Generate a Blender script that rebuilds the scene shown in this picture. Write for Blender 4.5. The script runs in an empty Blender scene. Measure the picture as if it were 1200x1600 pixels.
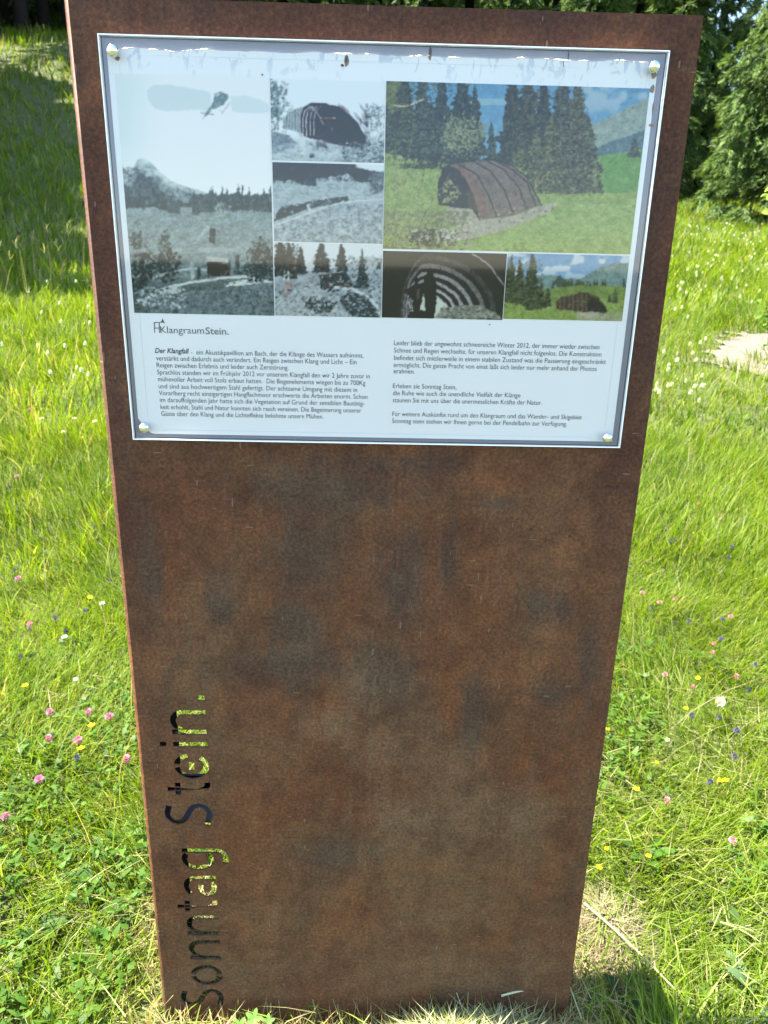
import bpy, bmesh, math, random
import numpy as np
from mathutils import Matrix, Vector

random.seed(7)
RNG = np.random.default_rng(11)
scene = bpy.context.scene
COL = scene.collection

# ------------------------------------------------------------------ camera
F = 1156.0                                   # focal length in pixels of the 1200 x 1600 photograph
CAM = np.array([-0.0132, -0.941, 1.25])
YAW, PITCH, ROLL = 0.0249, 0.3237, 0.0229


def cam_axes():
    cy, sy, cp, sp, cr, sr = (math.cos(YAW), math.sin(YAW), math.cos(PITCH), math.sin(PITCH), math.cos(ROLL), math.sin(ROLL))
    f = np.array([sy * cp, cy * cp, -sp])
    r = np.array([cy, -sy, 0.0])
    u = np.cross(r, f)
    return cr * r + sr * u, cr * u - sr * r, f


CR, CU, CF = cam_axes()
cam = bpy.data.cameras.new('camera')
cam_ob = bpy.data.objects.new('camera', cam)
COL.objects.link(cam_ob)
cam_ob.matrix_world = Matrix(((CR[0], CU[0], -CF[0], CAM[0]), (CR[1], CU[1], -CF[1], CAM[1]), (CR[2], CU[2], -CF[2], CAM[2]), (0, 0, 0, 1)))
cam.sensor_fit = 'VERTICAL'
cam.sensor_height = 36.0
cam.lens = F / 1600 * 36.0
cam.clip_start, cam.clip_end = 0.02, 2000
cam.dof.use_dof = True
cam.dof.focus_distance = 1.0
cam.dof.aperture_fstop = 11.0
scene.camera = cam_ob

# ------------------------------------------------------------------ sky and sun
SUN_EL, SUN_BACK = math.radians(64), math.radians(4.0)      # from the left, a little behind the plate
to_sun = Vector((-math.cos(SUN_EL) * math.cos(SUN_BACK), math.cos(SUN_EL) * math.sin(SUN_BACK), math.sin(SUN_EL)))
world = bpy.data.worlds.new('World')
scene.world = world
world.use_nodes = True
nt = world.node_tree
sky = nt.nodes.new('ShaderNodeTexSky')
sky.sky_type = 'NISHITA'
sky.sun_disc = False
sky.sun_elevation = SUN_EL
sky.sun_rotation = math.atan2(to_sun.x, to_sun.y)
sky.altitude = 1200
nt.links.new(sky.outputs[0], nt.nodes['Background'].inputs[0])
nt.nodes['Background'].inputs[1].default_value = 0.15
sun = bpy.data.lights.new('sun', 'SUN')
sun.energy = 5.0
sun.angle = math.radians(0.5)
sun.color = (1.0, 0.95, 0.86)
sun_ob = bpy.data.objects.new('sun', sun)
COL.objects.link(sun_ob)
sun_ob.rotation_euler = (-to_sun).to_track_quat('-Z', 'Y').to_euler()

scene.view_settings.view_transform = 'Standard'
scene.view_settings.look = 'None'
scene.view_settings.gamma = 1.0
scene.view_settings.use_curve_mapping = False
scene.view_settings.exposure = 2.42
scene.view_settings.use_white_balance = True
scene.view_settings.white_balance_temperature = 6900
scene.render.engine = 'CYCLES'
cy = scene.cycles
cy.use_denoising = True
cy.max_bounces, cy.diffuse_bounces, cy.glossy_bounces, cy.transmission_bounces, cy.transparent_max_bounces = 7, 3, 3, 5, 8
cy.caustics_reflective = cy.caustics_refractive = False


# ------------------------------------------------------------------ helpers
def tag(o, label=None, cat=None, group=None, kind=None):
    for k, v in (('label', label), ('category', cat), ('group', group), ('kind', kind)):
        if v:
            o[k] = v
    return o


def link(o, parent=None):
    COL.objects.link(o)
    if parent is not None:
        o.parent = parent
    return o


def empty(name, loc=(0, 0, 0), rz=0.0):
    o = bpy.data.objects.new(name, None)
    o.empty_display_size = 0.1
    o.location = loc
    o.rotation_euler = (0, 0, rz)
    return link(o)


def mesh_np(name, V, Fs, mat=None, col=None, smooth=False):
    """A mesh from numpy arrays: V (n,3), Fs a list of (k,3) or (k,4) index arrays, col per-vertex linear rgb."""
    me = bpy.data.meshes.new(name)
    V = np.asarray(V, np.float32)
    me.vertices.add(len(V))
    me.vertices.foreach_set('co', V.ravel())
    Fs = [np.asarray(f, np.int32) for f in Fs if len(f)]
    idx = np.concatenate([f.ravel() for f in Fs])
    tot = np.concatenate([np.full(len(f), f.shape[1], np.int32) for f in Fs])
    start = np.concatenate([[0], np.cumsum(tot)[:-1]]).astype(np.int32)
    me.loops.add(len(idx))
    me.loops.foreach_set('vertex_index', idx)
    me.polygons.add(len(tot))
    me.polygons.foreach_set('loop_start', start)
    me.polygons.foreach_set('loop_total', tot)
    me.polygons.foreach_set('use_smooth', np.full(len(tot), smooth, bool))
    if col is not None:
        a = me.color_attributes.new('Col', 'FLOAT_COLOR', 'POINT')
        c = np.ones((len(V), 4), np.float32)
        c[:, :3] = col
        a.data.foreach_set('color', c.ravel())
    me.update()
    me.validate()
    if mat:
        me.materials.append(mat)
    return me


def obj_np(name, V, Fs, mat=None, parent=None, col=None, smooth=False):
    return link(bpy.data.objects.new(name, mesh_np(name, V, Fs, mat, col, smooth)), parent)


class MB:
    """Collects simple shapes and links them as one mesh object."""
    def __init__(s):
        s.V, s.F, s.C = [], [], []

    def add(s, vs, fs, c=None):
        o = len(s.V)
        s.V += [tuple(v) for v in vs]
        s.F += [tuple(i + o for i in f) for f in fs]
        s.C += [c or (1, 1, 1)] * len(vs)

    def box(s, a, b):
        (x0, y0, z0), (x1, y1, z1) = a, b
        s.add([(x0, y0, z0), (x1, y0, z0), (x1, y1, z0), (x0, y1, z0), (x0, y0, z1), (x1, y0, z1), (x1, y1, z1), (x0, y1, z1)],
              [(0, 3, 2, 1), (4, 5, 6, 7), (0, 1, 5, 4), (1, 2, 6, 5), (2, 3, 7, 6), (3, 0, 4, 7)])

    def tube(s, pts, rad, n=6, c=None):
        pts = [Vector(p) for p in pts]
        rs = rad if hasattr(rad, '__len__') else [rad] * len(pts)
        vs = []
        for i, p in enumerate(pts):
            d = (pts[min(i + 1, len(pts) - 1)] - pts[max(i - 1, 0)]).normalized()
            e = d.orthogonal().normalized() if abs(d.z) > .9 else d.cross(Vector((0, 0, 1))).normalized()
            g = d.cross(e)
            vs += [p + (e * math.cos(2 * math.pi * k / n) + g * math.sin(2 * math.pi * k / n)) * rs[i] for k in range(n)]
        fs = [(i * n + k, i * n + (k + 1) % n, (i + 1) * n + (k + 1) % n, (i + 1) * n + k) for i in range(len(pts) - 1) for k in range(n)]
        fs += [tuple(range(n))[::-1], tuple((len(pts) - 1) * n + k for k in range(n))]
        s.add(vs, fs, c)

    def build(s, name, mat, parent=None, smooth=False, colors=False):
        me = bpy.data.meshes.new(name)
        me.from_pydata(s.V, [], s.F)
        if colors:
            a = me.color_attributes.new('Col', 'FLOAT_COLOR', 'POINT')
            a.data.foreach_set('color', np.concatenate([np.array(s.C, np.float32), np.ones((len(s.C), 1), np.float32)], 1).ravel())
        if smooth:
            me.polygons.foreach_set('use_smooth', np.ones(len(me.polygons), bool))
        me.materials.append(mat)
        return link(bpy.data.objects.new(name, me), parent)


def lin(c):
    c = np.asarray(c, float) / 255.0
    return np.where(c <= .04045, c / 12.92, ((c + .055) / 1.055) ** 2.4)


def hash2(ix, iy, seed):
    h = (ix.astype(np.int64) * 374761393 + iy.astype(np.int64) * 668265263 + seed * 1442695041) & 0x7fffffff
    h = ((h ^ (h >> 13)) * 1274126177) & 0x7fffffff
    return ((h ^ (h >> 16)) & 0xffff) / 65535.0


def vnoise(x, y, seed=0):
    ix, iy = np.floor(x), np.floor(y)
    fx, fy = x - ix, y - iy
    fx, fy = fx * fx * (3 - 2 * fx), fy * fy * (3 - 2 * fy)
    a, b = hash2(ix, iy, seed), hash2(ix + 1, iy, seed)
    c, d = hash2(ix, iy + 1, seed), hash2(ix + 1, iy + 1, seed)
    return (a * (1 - fx) + b * fx) * (1 - fy) + (c * (1 - fx) + d * fx) * fy


def fbm(x, y, seed=0, oct=4):
    v, amp, tot = 0, 1.0, 0
    for k in range(oct):
        v = v + amp * vnoise(x * 2 ** k, y * 2 ** k, seed + k * 17)
        tot += amp
        amp *= .55
    return v / tot


def sstep(a, b, x):
    t = np.clip((x - a) / (b - a), 0, 1)
    return t * t * (3 - 2 * t)


def softplus(s, k):
    return k * np.logaddexp(0, s / k)


def height(x, y):
    """The meadow: level round the stele, rising behind it, with a steep bank on the left."""
    x, y = np.asarray(x, float), np.asarray(y, float)
    z = .15 * (softplus(y - 2.2, .6) - softplus(y - 75, 3)) - .0027
    bank = sstep(-1.0, -6.0, x)
    z = z + bank * .425 * (softplus(y - 10.6, .5) - softplus(y - 19.6, .8))
    amp = sstep(1.0, 4.0, np.hypot(x, y))
    return z + amp * (.09 * (fbm(x * .7 + 50, y * .7 + 50, 3, 3) - .5) + .25 * (fbm(x * .16 + 9, y * .16 + 9, 5, 2) - .5) * sstep(5, 12, y))


def ray(px, py):
    d = CF + CR * ((px - 600) / F) - CU * ((py - 800) / F)
    return d / np.linalg.norm(d)


def on_plate(px, py, Y=0.0):
    """Point of the stele's front (plane y = Y) seen at photo pixel px, py: (x, z)."""
    d = ray(px, py)
    p = CAM + d * ((Y - CAM[1]) / d[1])
    return float(p[0]), float(p[2])


def on_ground(px, py, up=0.0):
    d = ray(px, py)
    t, dt = .8, .02
    while t < 60:
        p = CAM + d * t
        if p[2] < height(p[0], p[1]) + up:
            break
        t += dt * (1 + t * .2)
    return float(p[0]), float(p[1]), float(height(p[0], p[1]))


# ------------------------------------------------------------------ materials
def mat_new(name):
    m = bpy.data.materials.new(name)
    m.use_nodes = True
    return m, m.node_tree.nodes, m.node_tree.links, m.node_tree.nodes['Principled BSDF']


def plain(name, col, rough=.6, metal=0.0, spec=.5):
    m, n, l, b = mat_new(name)
    b.inputs['Base Color'].default_value = (*col, 1)
    b.inputs['Roughness'].default_value = rough
    b.inputs['Metallic'].default_value = metal
    b.inputs['Specular IOR Level'].default_value = spec
    return m


def noise(n, l, vec, scale, detail=4, rough=.55, dist=0.0):
    t = n.new('ShaderNodeTexNoise')
    t.inputs['Scale'].default_value = scale
    t.inputs['Detail'].default_value = detail
    t.inputs['Roughness'].default_value = rough
    t.inputs['Distortion'].default_value = dist
    l.new(vec, t.inputs['Vector'])
    return t.outputs[0]


def ramp(n, l, fac, stops):
    r = n.new('ShaderNodeValToRGB')
    e = r.color_ramp.elements
    while len(e) < len(stops):
        e.new(.5)
    for k, (p, c) in enumerate(stops):
        e[k].position = p
        e[k].color = (*c, 1) if len(c) == 3 else c
    l.new(fac, r.inputs[0])
    return r.outputs[0]


def mix(n, l, fac, a, b, mode='MIX'):
    x = n.new('ShaderNodeMix')
    x.data_type = 'RGBA'
    x.blend_type = mode
    for s, v in ((0, fac), (6, a), (7, b)):
        if hasattr(v, 'is_output'):
            l.new(v, x.inputs[s])
        else:
            x.inputs[s].default_value = v if s == 0 else (*v, 1)
    return x.outputs[2]


def mathn(n, l, op, a, b):
    x = n.new('ShaderNodeMath')
    x.operation = op
    for s, v in ((0, a), (1, b)):
        if hasattr(v, 'is_output'):
            l.new(v, x.inputs[s])
        else:
            x.inputs[s].default_value = v
    return x.outputs[0]


def mapped(n, l, scale):
    tc = n.new('ShaderNodeTexCoord')
    mp = n.new('ShaderNodeMapping')
    mp.inputs['Scale'].default_value = scale
    l.new(tc.outputs['Object'], mp.inputs[0])
    return mp.outputs[0]


def bump(n, l, b, h, strength, dist):
    x = n.new('ShaderNodeBump')
    x.inputs['Strength'].default_value = strength
    x.inputs['Distance'].default_value = dist
    l.new(h, x.inputs['Height'])
    l.new(x.outputs[0], b.inputs['Normal'])


def rust_material():
    m, n, l, b = mat_new('weathered_steel')
    o = mapped(n, l, (1, 1, 1))
    streak = mapped(n, l, (2.6, 2.6, .9))

    def blot(spots):
        """Soft patches at given places of the face: (x, z, half width, half height)."""
        tot = None
        for x, z, rx, rz in spots:
            mp = n.new('ShaderNodeMapping')
            mp.vector_type = 'TEXTURE'
            mp.inputs['Location'].default_value = (x, 0, z)
            mp.inputs['Scale'].default_value = (rx, 1, rz)
            l.new(o, mp.inputs[0])
            g = n.new('ShaderNodeTexGradient')
            g.gradient_type = 'SPHERICAL'
            l.new(mp.outputs[0], g.inputs[0])
            tot = g.outputs['Fac'] if tot is None else mathn(n, l, 'MAXIMUM', tot, g.outputs['Fac'])
        return tot

    def ragged(mask, nz_, lo, hi, top):
        k = mathn(n, l, 'ADD', mathn(n, l, 'MULTIPLY', mask, .34), nz_)
        return ramp(n, l, k, [(lo, (0, 0, 0)), (hi, (top, top, top))])

    big = noise(n, l, o, 3.0, 6, .62, .4)
    c = ramp(n, l, big, [(.30, (.084, .0325, .0150)), (.5, (.110, .0435, .0195)), (.70, (.136, .0600, .0290))])
    red = noise(n, l, o, 10, 6, .68, .3)
    c = mix(n, l, ramp(n, l, red, [(.48, (0, 0, 0)), (.68, (.55, .55, .55))]), c, (.150, .053, .0235))
    pat = noise(n, l, streak, 5.2, 7, .70, .8)
    fin = noise(n, l, mapped(n, l, (30, 30, 4)), 1.6, 5, .65, .4)
    # slate-grey mill scale, in blotches that run down
    slate = blot([(-.075, .86, .10, .10), (.045, .84, .05, .12), (-.13, .70, .16, .07), (.01, .68, .10, .10), (.24, .80, .06, .045), (-.31, .84, .035, .12), (-.215, .79, .03, .08), (.15, .62, .03, .12),
                  (.02, 1.00, .16, .03), (-.06, .965, .20, .05), (-.11, .76, .07, .06), (.27, .655, .05, .05), (.16, .95, .05, .02), (.10, .86, .02, .08), (.31, .70, .03, .10), (-.05, .36, .1, .05)])
    c = mix(n, l, ragged(slate, pat, .50, .78, .9), c, (.061, .0385, .0275))
    # pale runs and wiped patches lower down
    pale = blot([(.03, .56, .09, .13), (.13, .47, .10, .15), (.05, .43, .14, .10), (-.06, .60, .08, .06), (.24, .42, .06, .12), (.0, .66, .09, .08)])
    c = mix(n, l, ragged(pale, fin, .54, .90, .5), c, (.150, .094, .056))
    # olive tint low on the face: reflection of the grass painted into the colour
    reflection_tint = blot([(.14, .27, .30, .26), (.10, .10, .50, .22), (-.2, .12, .3, .2)])
    c = mix(n, l, ragged(reflection_tint, noise(n, l, o, 6, 6, .6, .5), .45, .85, .62), c, (.100, .069, .037))
    # bright rust where water stands
    hot = blot([(-.17, .30, .10, .12), (.10, .335, .07, .025), (-.04, .24, .08, .10), (.30, .33, .03, .10), (-.20, .20, .1, .1), (.15, 1.0, .05, .07), (-.30, 1.25, .03, .3), (.0, 1.495, .3, .02)])
    c = mix(n, l, ragged(hot, noise(n, l, o, 26, 6, .72, .4), .56, .90, .5), c, (.165, .066, .027))
    # darker plum high on the face: weaker bounce light painted into the colour
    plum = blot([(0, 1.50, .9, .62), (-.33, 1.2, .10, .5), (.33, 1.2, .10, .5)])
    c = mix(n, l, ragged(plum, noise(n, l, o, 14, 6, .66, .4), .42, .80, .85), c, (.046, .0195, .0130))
    mid = noise(n, l, o, 42, 5, .68, .3)
    c = mix(n, l, 1.0, c, ramp(n, l, mid, [(.30, (.82, .82, .83)), (.5, (1, 1, 1)), (.70, (1.18, 1.14, 1.10))]), 'MULTIPLY')
    # grain, freckles, pits
    fine = noise(n, l, o, 210, 5, .78)
    fre = noise(n, l, o, 85, 3, .66)
    c = mix(n, l, ramp(n, l, fre, [(.64, (0, 0, 0)), (.76, (.5, .5, .5))]), c, (.17, .068, .025))
    g = ramp(n, l, fine, [(.27, (.36, .36, .38)), (.5, (1, 1, 1)), (.74, (1.95, 1.8, 1.6))])
    c = mix(n, l, 1.0, c, g, 'MULTIPLY')
    dark_ = noise(n, l, o, 130, 3, .6)
    c = mix(n, l, ramp(n, l, dark_, [(.27, (.75, .75, .75)), (.37, (0, 0, 0))]), c, (.017, .010, .008))
    # nicks and scratches
    for sc, rot, th in (((160, 1, 26), .5, .992), ((28, 1, 190), -.15, .992), ((150, 1, 40), -1.0, .993)):
        tc = n.new('ShaderNodeTexCoord')
        mp = n.new('ShaderNodeMapping')
        mp.inputs['Rotation'].default_value = (0, rot, 0)
        mp.inputs['Scale'].default_value = sc
        l.new(tc.outputs['Object'], mp.inputs[0])
        v = n.new('ShaderNodeTexVoronoi')
        v.inputs['Scale'].default_value = 1.0
        l.new(mp.outputs[0], v.inputs['Vector'])
        w = n.new('ShaderNodeTexWhiteNoise')
        l.new(v.outputs['Position'], w.inputs['Vector'])
        k = mathn(n, l, 'MULTIPLY', mathn(n, l, 'GREATER_THAN', w.outputs['Value'], .965), mathn(n, l, 'LESS_THAN', v.outputs['Distance'], .16))
        c = mix(n, l, mathn(n, l, 'MULTIPLY', k, .5), c, (.20, .145, .10))
    l.new(c, b.inputs['Base Color'])
    l.new(ramp(n, l, pat, [(.35, (.66, .66, .66)), (.7, (.46, .46, .46))]), b.inputs['Roughness'])
    b.inputs['Specular IOR Level'].default_value = .12
    bump(n, l, b, mathn(n, l, 'ADD', fine, mathn(n, l, 'MULTIPLY', fre, .7)), .35, .0008)
    return m


def leaf_material(name, trans=.35, rough=.45, spec=.4, tint=(1, 1, 1)):
    """Leaves and blades: colour from the plant itself, light shining through."""
    m, n, l, b = mat_new(name)
    a = n.new('ShaderNodeVertexColor')
    a.layer_name = 'Col'
    c = mix(n, l, 1.0, a.outputs[0], tint, 'MULTIPLY')
    l.new(c, b.inputs['Base Color'])
    b.inputs['Roughness'].default_value = rough
    b.inputs['Specular IOR Level'].default_value = spec
    t = n.new('ShaderNodeBsdfTranslucent')
    tc = mix(n, l, 1.0, c, (1.5, 1.45, .6), 'MULTIPLY')
    l.new(tc, t.inputs[0])
    mx = n.new('ShaderNodeMixShader')
    mx.inputs[0].default_value = trans
    l.new(b.outputs[0], mx.inputs[1])
    l.new(t.outputs[0], mx.inputs[2])
    l.new(mx.outputs[0], n['Material Output'].inputs[0])
    return m


def print_material():
    m, n, l, b = mat_new('printed_ink')
    a = n.new('ShaderNodeVertexColor')
    a.layer_name = 'Col'
    l.new(a.outputs[0], b.inputs['Base Color'])
    b.inputs['Roughness'].default_value = .6
    b.inputs['Specular IOR Level'].default_value = .2
    return m


def paper_material():
    m, n, l, b = mat_new('laminated_paper')
    tc = n.new('ShaderNodeTexCoord')
    sp = n.new('ShaderNodeSeparateXYZ')
    l.new(tc.outputs['Object'], sp.inputs[0])
    o = tc.outputs['Object']
    base = ramp(n, l, noise(n, l, o, 6, 3), [(.3, (.775, .735, .70)), (.7, (.80, .76, .725))])
    # water stains creeping down from the torn top edge
    st = noise(n, l, mapped(n, l, (1.6, 1.6, .8)), 42, 5, .6, 1.2)
    band = ramp(n, l, sp.outputs[2], [(.0, (0, 0, 0)), (1.0, (1, 1, 1))])
    zr = n.new('ShaderNodeMapRange')
    zr.inputs[1].default_value, zr.inputs[2].default_value = 1.435, 1.468
    l.new(sp.outputs[2], zr.inputs[0])
    k = mathn(n, l, 'MULTIPLY', ramp(n, l, st, [(.55, (0, 0, 0)), (.60, (1, 1, 1))]), zr.outputs[0])
    c = mix(n, l, mathn(n, l, 'MULTIPLY', k, .8), base, (.44, .48, .54))
    l.new(c, b.inputs['Base Color'])
    b.inputs['Roughness'].default_value = .45
    b.inputs['Specular IOR Level'].default_value = .3
    return m


def acrylic_material():
    m, n, l, b = mat_new('clear_acrylic')
    fr = n.new('ShaderNodeFresnel')
    fr.inputs[0].default_value = 1.49
    tr = n.new('ShaderNodeBsdfTransparent')
    tr.inputs[0].default_value = (.925, .93, .935, 1)
    gl = n.new('ShaderNodeBsdfGlossy')
    gl.inputs['Roughness'].default_value = .04
    mx = n.new('ShaderNodeMixShader')
    ge = n.new('ShaderNodeNewGeometry')
    l.new(mathn(n, l, 'MULTIPLY', fr.outputs[0], mathn(n, l, 'SUBTRACT', 1.0, ge.outputs['Backfacing'])), mx.inputs[0])
    l.new(tr.outputs[0], mx.inputs[1])
    l.new(gl.outputs[0], mx.inputs[2])
    l.new(mx.outputs[0], n['Material Output'].inputs[0])
    n.remove(b)
    return m


def ground_material():
    m, n, l, b = mat_new('meadow_soil')
    o = mapped(n, l, (1, 1, 1))
    c = ramp(n, l, noise(n, l, o, 9, 6, .7), [(.3, (.030, .038, .010)), (.5, (.050, .075, .016)), (.72, (.10, .11, .035))])
    c = mix(n, l, ramp(n, l, noise(n, l, o, 120, 3, .7), [(.4, (0, 0, 0)), (.7, (.6, .6, .6))]), c, (.085, .07, .035))
    l.new(c, b.inputs['Base Color'])
    b.inputs['Roughness'].default_value = .9
    bump(n, l, b, noise(n, l, o, 60, 4, .7), .6, .02)
    return m


def bark_material():
    m, n, l, b = mat_new('spruce_bark')
    o = mapped(n, l, (6, 6, 1.3))
    nz = noise(n, l, o, 6, 6, .7)
    l.new(ramp(n, l, nz, [(.3, (.008, .0065, .0055)), (.7, (.026, .021, .017))]), b.inputs['Base Color'])
    b.inputs['Roughness'].default_value = .95
    b.inputs['Specular IOR Level'].default_value = .05
    bump(n, l, b, nz, .8, .03)
    return m


def gravel_material():
    m, n, l, b = mat_new('pale_gravel')
    o = mapped(n, l, (1, 1, 1))
    v = n.new('ShaderNodeTexVoronoi')
    v.inputs['Scale'].default_value = 38
    l.new(o, v.inputs['Vector'])
    c = ramp(n, l, noise(n, l, o, 7, 5, .65), [(.3, (.09, .075, .05)), (.65, (.20, .175, .13))])
    l.new(mix(n, l, .5, c, ramp(n, l, v.outputs['Distance'], [(.1, (.24, .215, .17)), (.6, (.07, .06, .04))])), b.inputs['Base Color'])
    b.inputs['Roughness'].default_value = .9
    bump(n, l, b, v.outputs['Distance'], .7, .02)
    return m


M = dict(
    rust=rust_material(), ink=print_material(), paper=paper_material(), acrylic=acrylic_material(),
    ground=ground_material(), bark=bark_material(), gravel=gravel_material(),
    grass=leaf_material('grass_blades', .48, .45, .2), hay=leaf_material('dry_hay', .25, .6, .3),
    needles=leaf_material('spruce_needles', .25, .55, .3), leaf=leaf_material('broad_leaves', .35, .5, .15),
    petal=leaf_material('flower_petals', .3, .6, .2),
    chrome=plain('polished_steel', (.78, .78, .76), .08, 1.0),
    edge=plain('cut_acrylic_edge', (.86, .88, .90), .25, 0, .6),
    reflection_tint=plain('grey_sky_reflection', (.19, .19, .225), .3),  # grey of the sky reflected over the steel, put into the colour
    text=plain('dark_grey_ink', (.060, .063, .075), .6, 0, .2), pale_text=plain('pale_grey_ink', (.17, .19, .20), .6, 0, .2),
    white=plain('torn_white_paper', (.88, .88, .86), .5), crease=plain('laminate_crease', (.56, .59, .62), .3),
    stain=plain('rust_stain', (.24, .12, .05), .8), soot=plain('dark_dirt', (.03, .022, .018), .9),
    scale=plain('dark_inner_face', (.009, .006, .005), 1.0, 0, .0),  # near-black faces inside the bend and flange
    stiff=plain('inner_steel', (.035, .032, .036), .28, .7),
)

# ------------------------------------------------------------------ ground
def axis(fine0, fine1, step, far):
    a = list(np.arange(fine0, fine1 + 1e-6, step))
    s, lo, hi = step, fine0, fine1
    while hi < far:
        s *= 1.25
        hi += s
        lo -= s
        a = [lo] + a + [hi]
    return np.array(a)


GX, GY = axis(-16, 16, .25, 400), axis(-4, 30, .25, 400)
gx, gy = np.meshgrid(GX, GY)
gv = np.stack([gx, gy, height(gx, gy)], -1).reshape(-1, 3)
i0 = (np.arange(len(GY) - 1)[:, None] * len(GX) + np.arange(len(GX) - 1)[None]).ravel()
ground = obj_np('ground', gv, [np.stack([i0, i0 + 1, i0 + 1 + len(GX), i0 + len(GX)], 1)], M['ground'], smooth=True)
tag(ground, kind='structure')

# worn gravel path that comes in from the right
PATH_C = on_ground(1215, 566)


def path_mask(x, y):
    u = (x - PATH_C[0])
    v = (y - PATH_C[1]) - .12 * u
    edge = .18 * (fbm(x * 2.3, y * 2.3, 21, 3) - .5)
    half = .95 * sstep(-.85, .1, u) + 2.4 * edge + .5 * (fbm(x * 9, y * 9, 23, 2) - .5)
    island = np.hypot((u - .12) / .22, (v + .15) / .25) < 1
    return (np.abs(v) < half) & (u > -.72) & ~island


px_, py_ = np.meshgrid(np.linspace(-.9, 6, 260), np.linspace(-1.6, 2.2, 180))
pxw, pyw = px_ + PATH_C[0], py_ + PATH_C[1]
keep = path_mask(pxw, pyw)
pv = np.stack([pxw, pyw, height(pxw, pyw) + .006 + .012 * fbm(pxw * 9, pyw * 9, 4, 3)], -1).reshape(-1, 3)
q = (np.arange(179)[:, None] * 260 + np.arange(259)[None])
ok = keep[:-1, :-1] & keep[1:, 1:] & keep[:-1, 1:] & keep[1:, :-1]
q = q[ok]
path = obj_np('gravel_path', pv, [np.stack([q, q + 1, q + 261, q + 260], 1)], M['gravel'], smooth=True)
tag(path, kind='structure')


# ------------------------------------------------------------------ stele
def prism(mb, outline, y0, y1):
    """Extrude an (x, z) outline between two depths."""
    n = len(outline)
    vs = [(x, y0, z) for x, z in outline] + [(x, y1, z) for x, z in outline]
    fs = [tuple(range(n)), tuple(range(2 * n - 1, n - 1, -1))] + [(k, n + k, n + (k + 1) % n, (k + 1) % n) for k in range(n)]
    mb.add(vs, fs)


def stroke(pts, w):
    """Outline of a polyline of width w with mitred joints (local letter axes)."""
    P = np.array(pts, float)
    L, Rr = [], []
    for k in range(len(P)):
        d1 = P[k] - P[k - 1] if k else P[1] - P[0]
        d2 = P[k + 1] - P[k] if k < len(P) - 1 else d1
        d1, d2 = d1 / np.linalg.norm(d1), d2 / np.linalg.norm(d2)
        nrm = np.array([-(d1 + d2)[1], (d1 + d2)[0]])
        nrm /= np.linalg.norm(nrm)
        s = w / 2 / max(.5, nrm @ np.array([-d1[1], d1[0]]))
        L.append(P[k] + nrm * s)
        Rr.append(P[k] - nrm * s)
    return L + Rr[::-1]


def arc(cx, cy_, rx, ry, a0, a1, n=14):
    return [(cx + rx * math.cos(math.radians(a0 + (a1 - a0) * k / n)), cy_ + ry * math.sin(math.radians(a0 + (a1 - a0) * k / n))) for k in range(n + 1)]


XH, CAP, SW = .0525, .0725, .0090


def glyph(ch):
    """Stencil strokes of a letter: x along the line of writing, y up from the baseline."""
    h = SW / 2
    if ch == 'n':
        return [[(h, 0), (h, XH - .001)], [(h + .001, .030), (.0075, .041)] + arc(.0235, .0335, .0148, .0152, 155, 0, 12) + [(.0383, 0)]]
    if ch == 'o':
        return [arc(.0227, .0262, .0187, .0222, 97, 263, 18), arc(.0227, .0262, .0187, .0222, 83, -83, 18)]
    if ch == 't':
        return [[(.0108, .0655), (.0108, .012)] + arc(.0198, .0125, .009, .0084, 180, 275, 7) + [(.0232, .0045)], [(0, .0492), (.0228, .0492)]]
    if ch == 'i':
        return [[(h, 0), (h, XH - .001)], [(h, .0612), (h, .0712)]]
    if ch == '.':
        return [[(h, 0), (h, .0102)]]
    if ch == 'S':
        return [[(.0415, .0648)] + arc(.0262, .0535, .0155, .0150, 62, 250, 14)[1:] + [(.0270, .0365)] + arc(.0245, .0195, .0172, .0155, 62, -118, 14)[1:] + [(.0040, .0080)]]
    if ch == 'e':
        return [arc(.0227, .0262, .0187, .0222, 96, 322, 20), arc(.0227, .0262, .0187, .0222, 83, 12, 8), [(.0140, .0262), (.0300, .0262)]]
    if ch == 'a':
        return [[(.0060, .0420)] + arc(.0215, .0335, .0170, .0150, 135, 10, 12)[1:] + [(.0387, .0300), (.0387, 0)],
                arc(.0185, .0148, .0143, .0108, 62, 320, 16)]
    if ch == 'g':
        return [[(.0388, XH - .001), (.0388, .0030)] + arc(.0205, -.0030, .0183, .0145, 0, -112, 9)[1:], arc(.0215, .0270, .0172, .0213, 52, 308, 18)]


PW, PT, PB, TH, BR = .35, 1.517, -.25, .003, .0055
LETTERS = [('S', .0262), ('o', .0807), ('n', .1385), ('n', .1915), ('t', .242), ('a', .2727), ('g', .3272), ('S', .4104), ('t', .472), ('e', .502), ('i', .5589), ('n', .5805), ('.', .639)]
cut = MB()
j = 0
for ch, z0 in LETTERS:
    for st in glyph(ch):
        o = stroke(st, SW)
        j += 1
        prism(cut, [(-.2455 - v, z0 + u) for u, v in o], -.03 - .0007 * j, .03 + .0007 * j)
cutter = bpy.data.objects.new('cutter', bpy.data.meshes.new('cutter'))
cutter.data.from_pydata(cut.V, [], cut.F)
bm = bmesh.new()
bm.from_mesh(cutter.data)
bmesh.ops.recalc_face_normals(bm, faces=bm.faces)
bm.to_mesh(cutter.data)
bm.free()
COL.objects.link(cutter)
sheet = MB()
sheet.box((-PW + BR, 0, PB), (PW, TH, PT))
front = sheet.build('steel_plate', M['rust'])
md = front.modifiers.new('cut', 'BOOLEAN')
md.operation, md.object, md.solver, md.use_self = 'DIFFERENCE', cutter, 'EXACT', True
bpy.context.view_layer.update()
dg = bpy.context.evaluated_depsgraph_get()
cut_me = bpy.data.meshes.new_from_object(front.evaluated_get(dg))
front.modifiers.clear()
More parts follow.
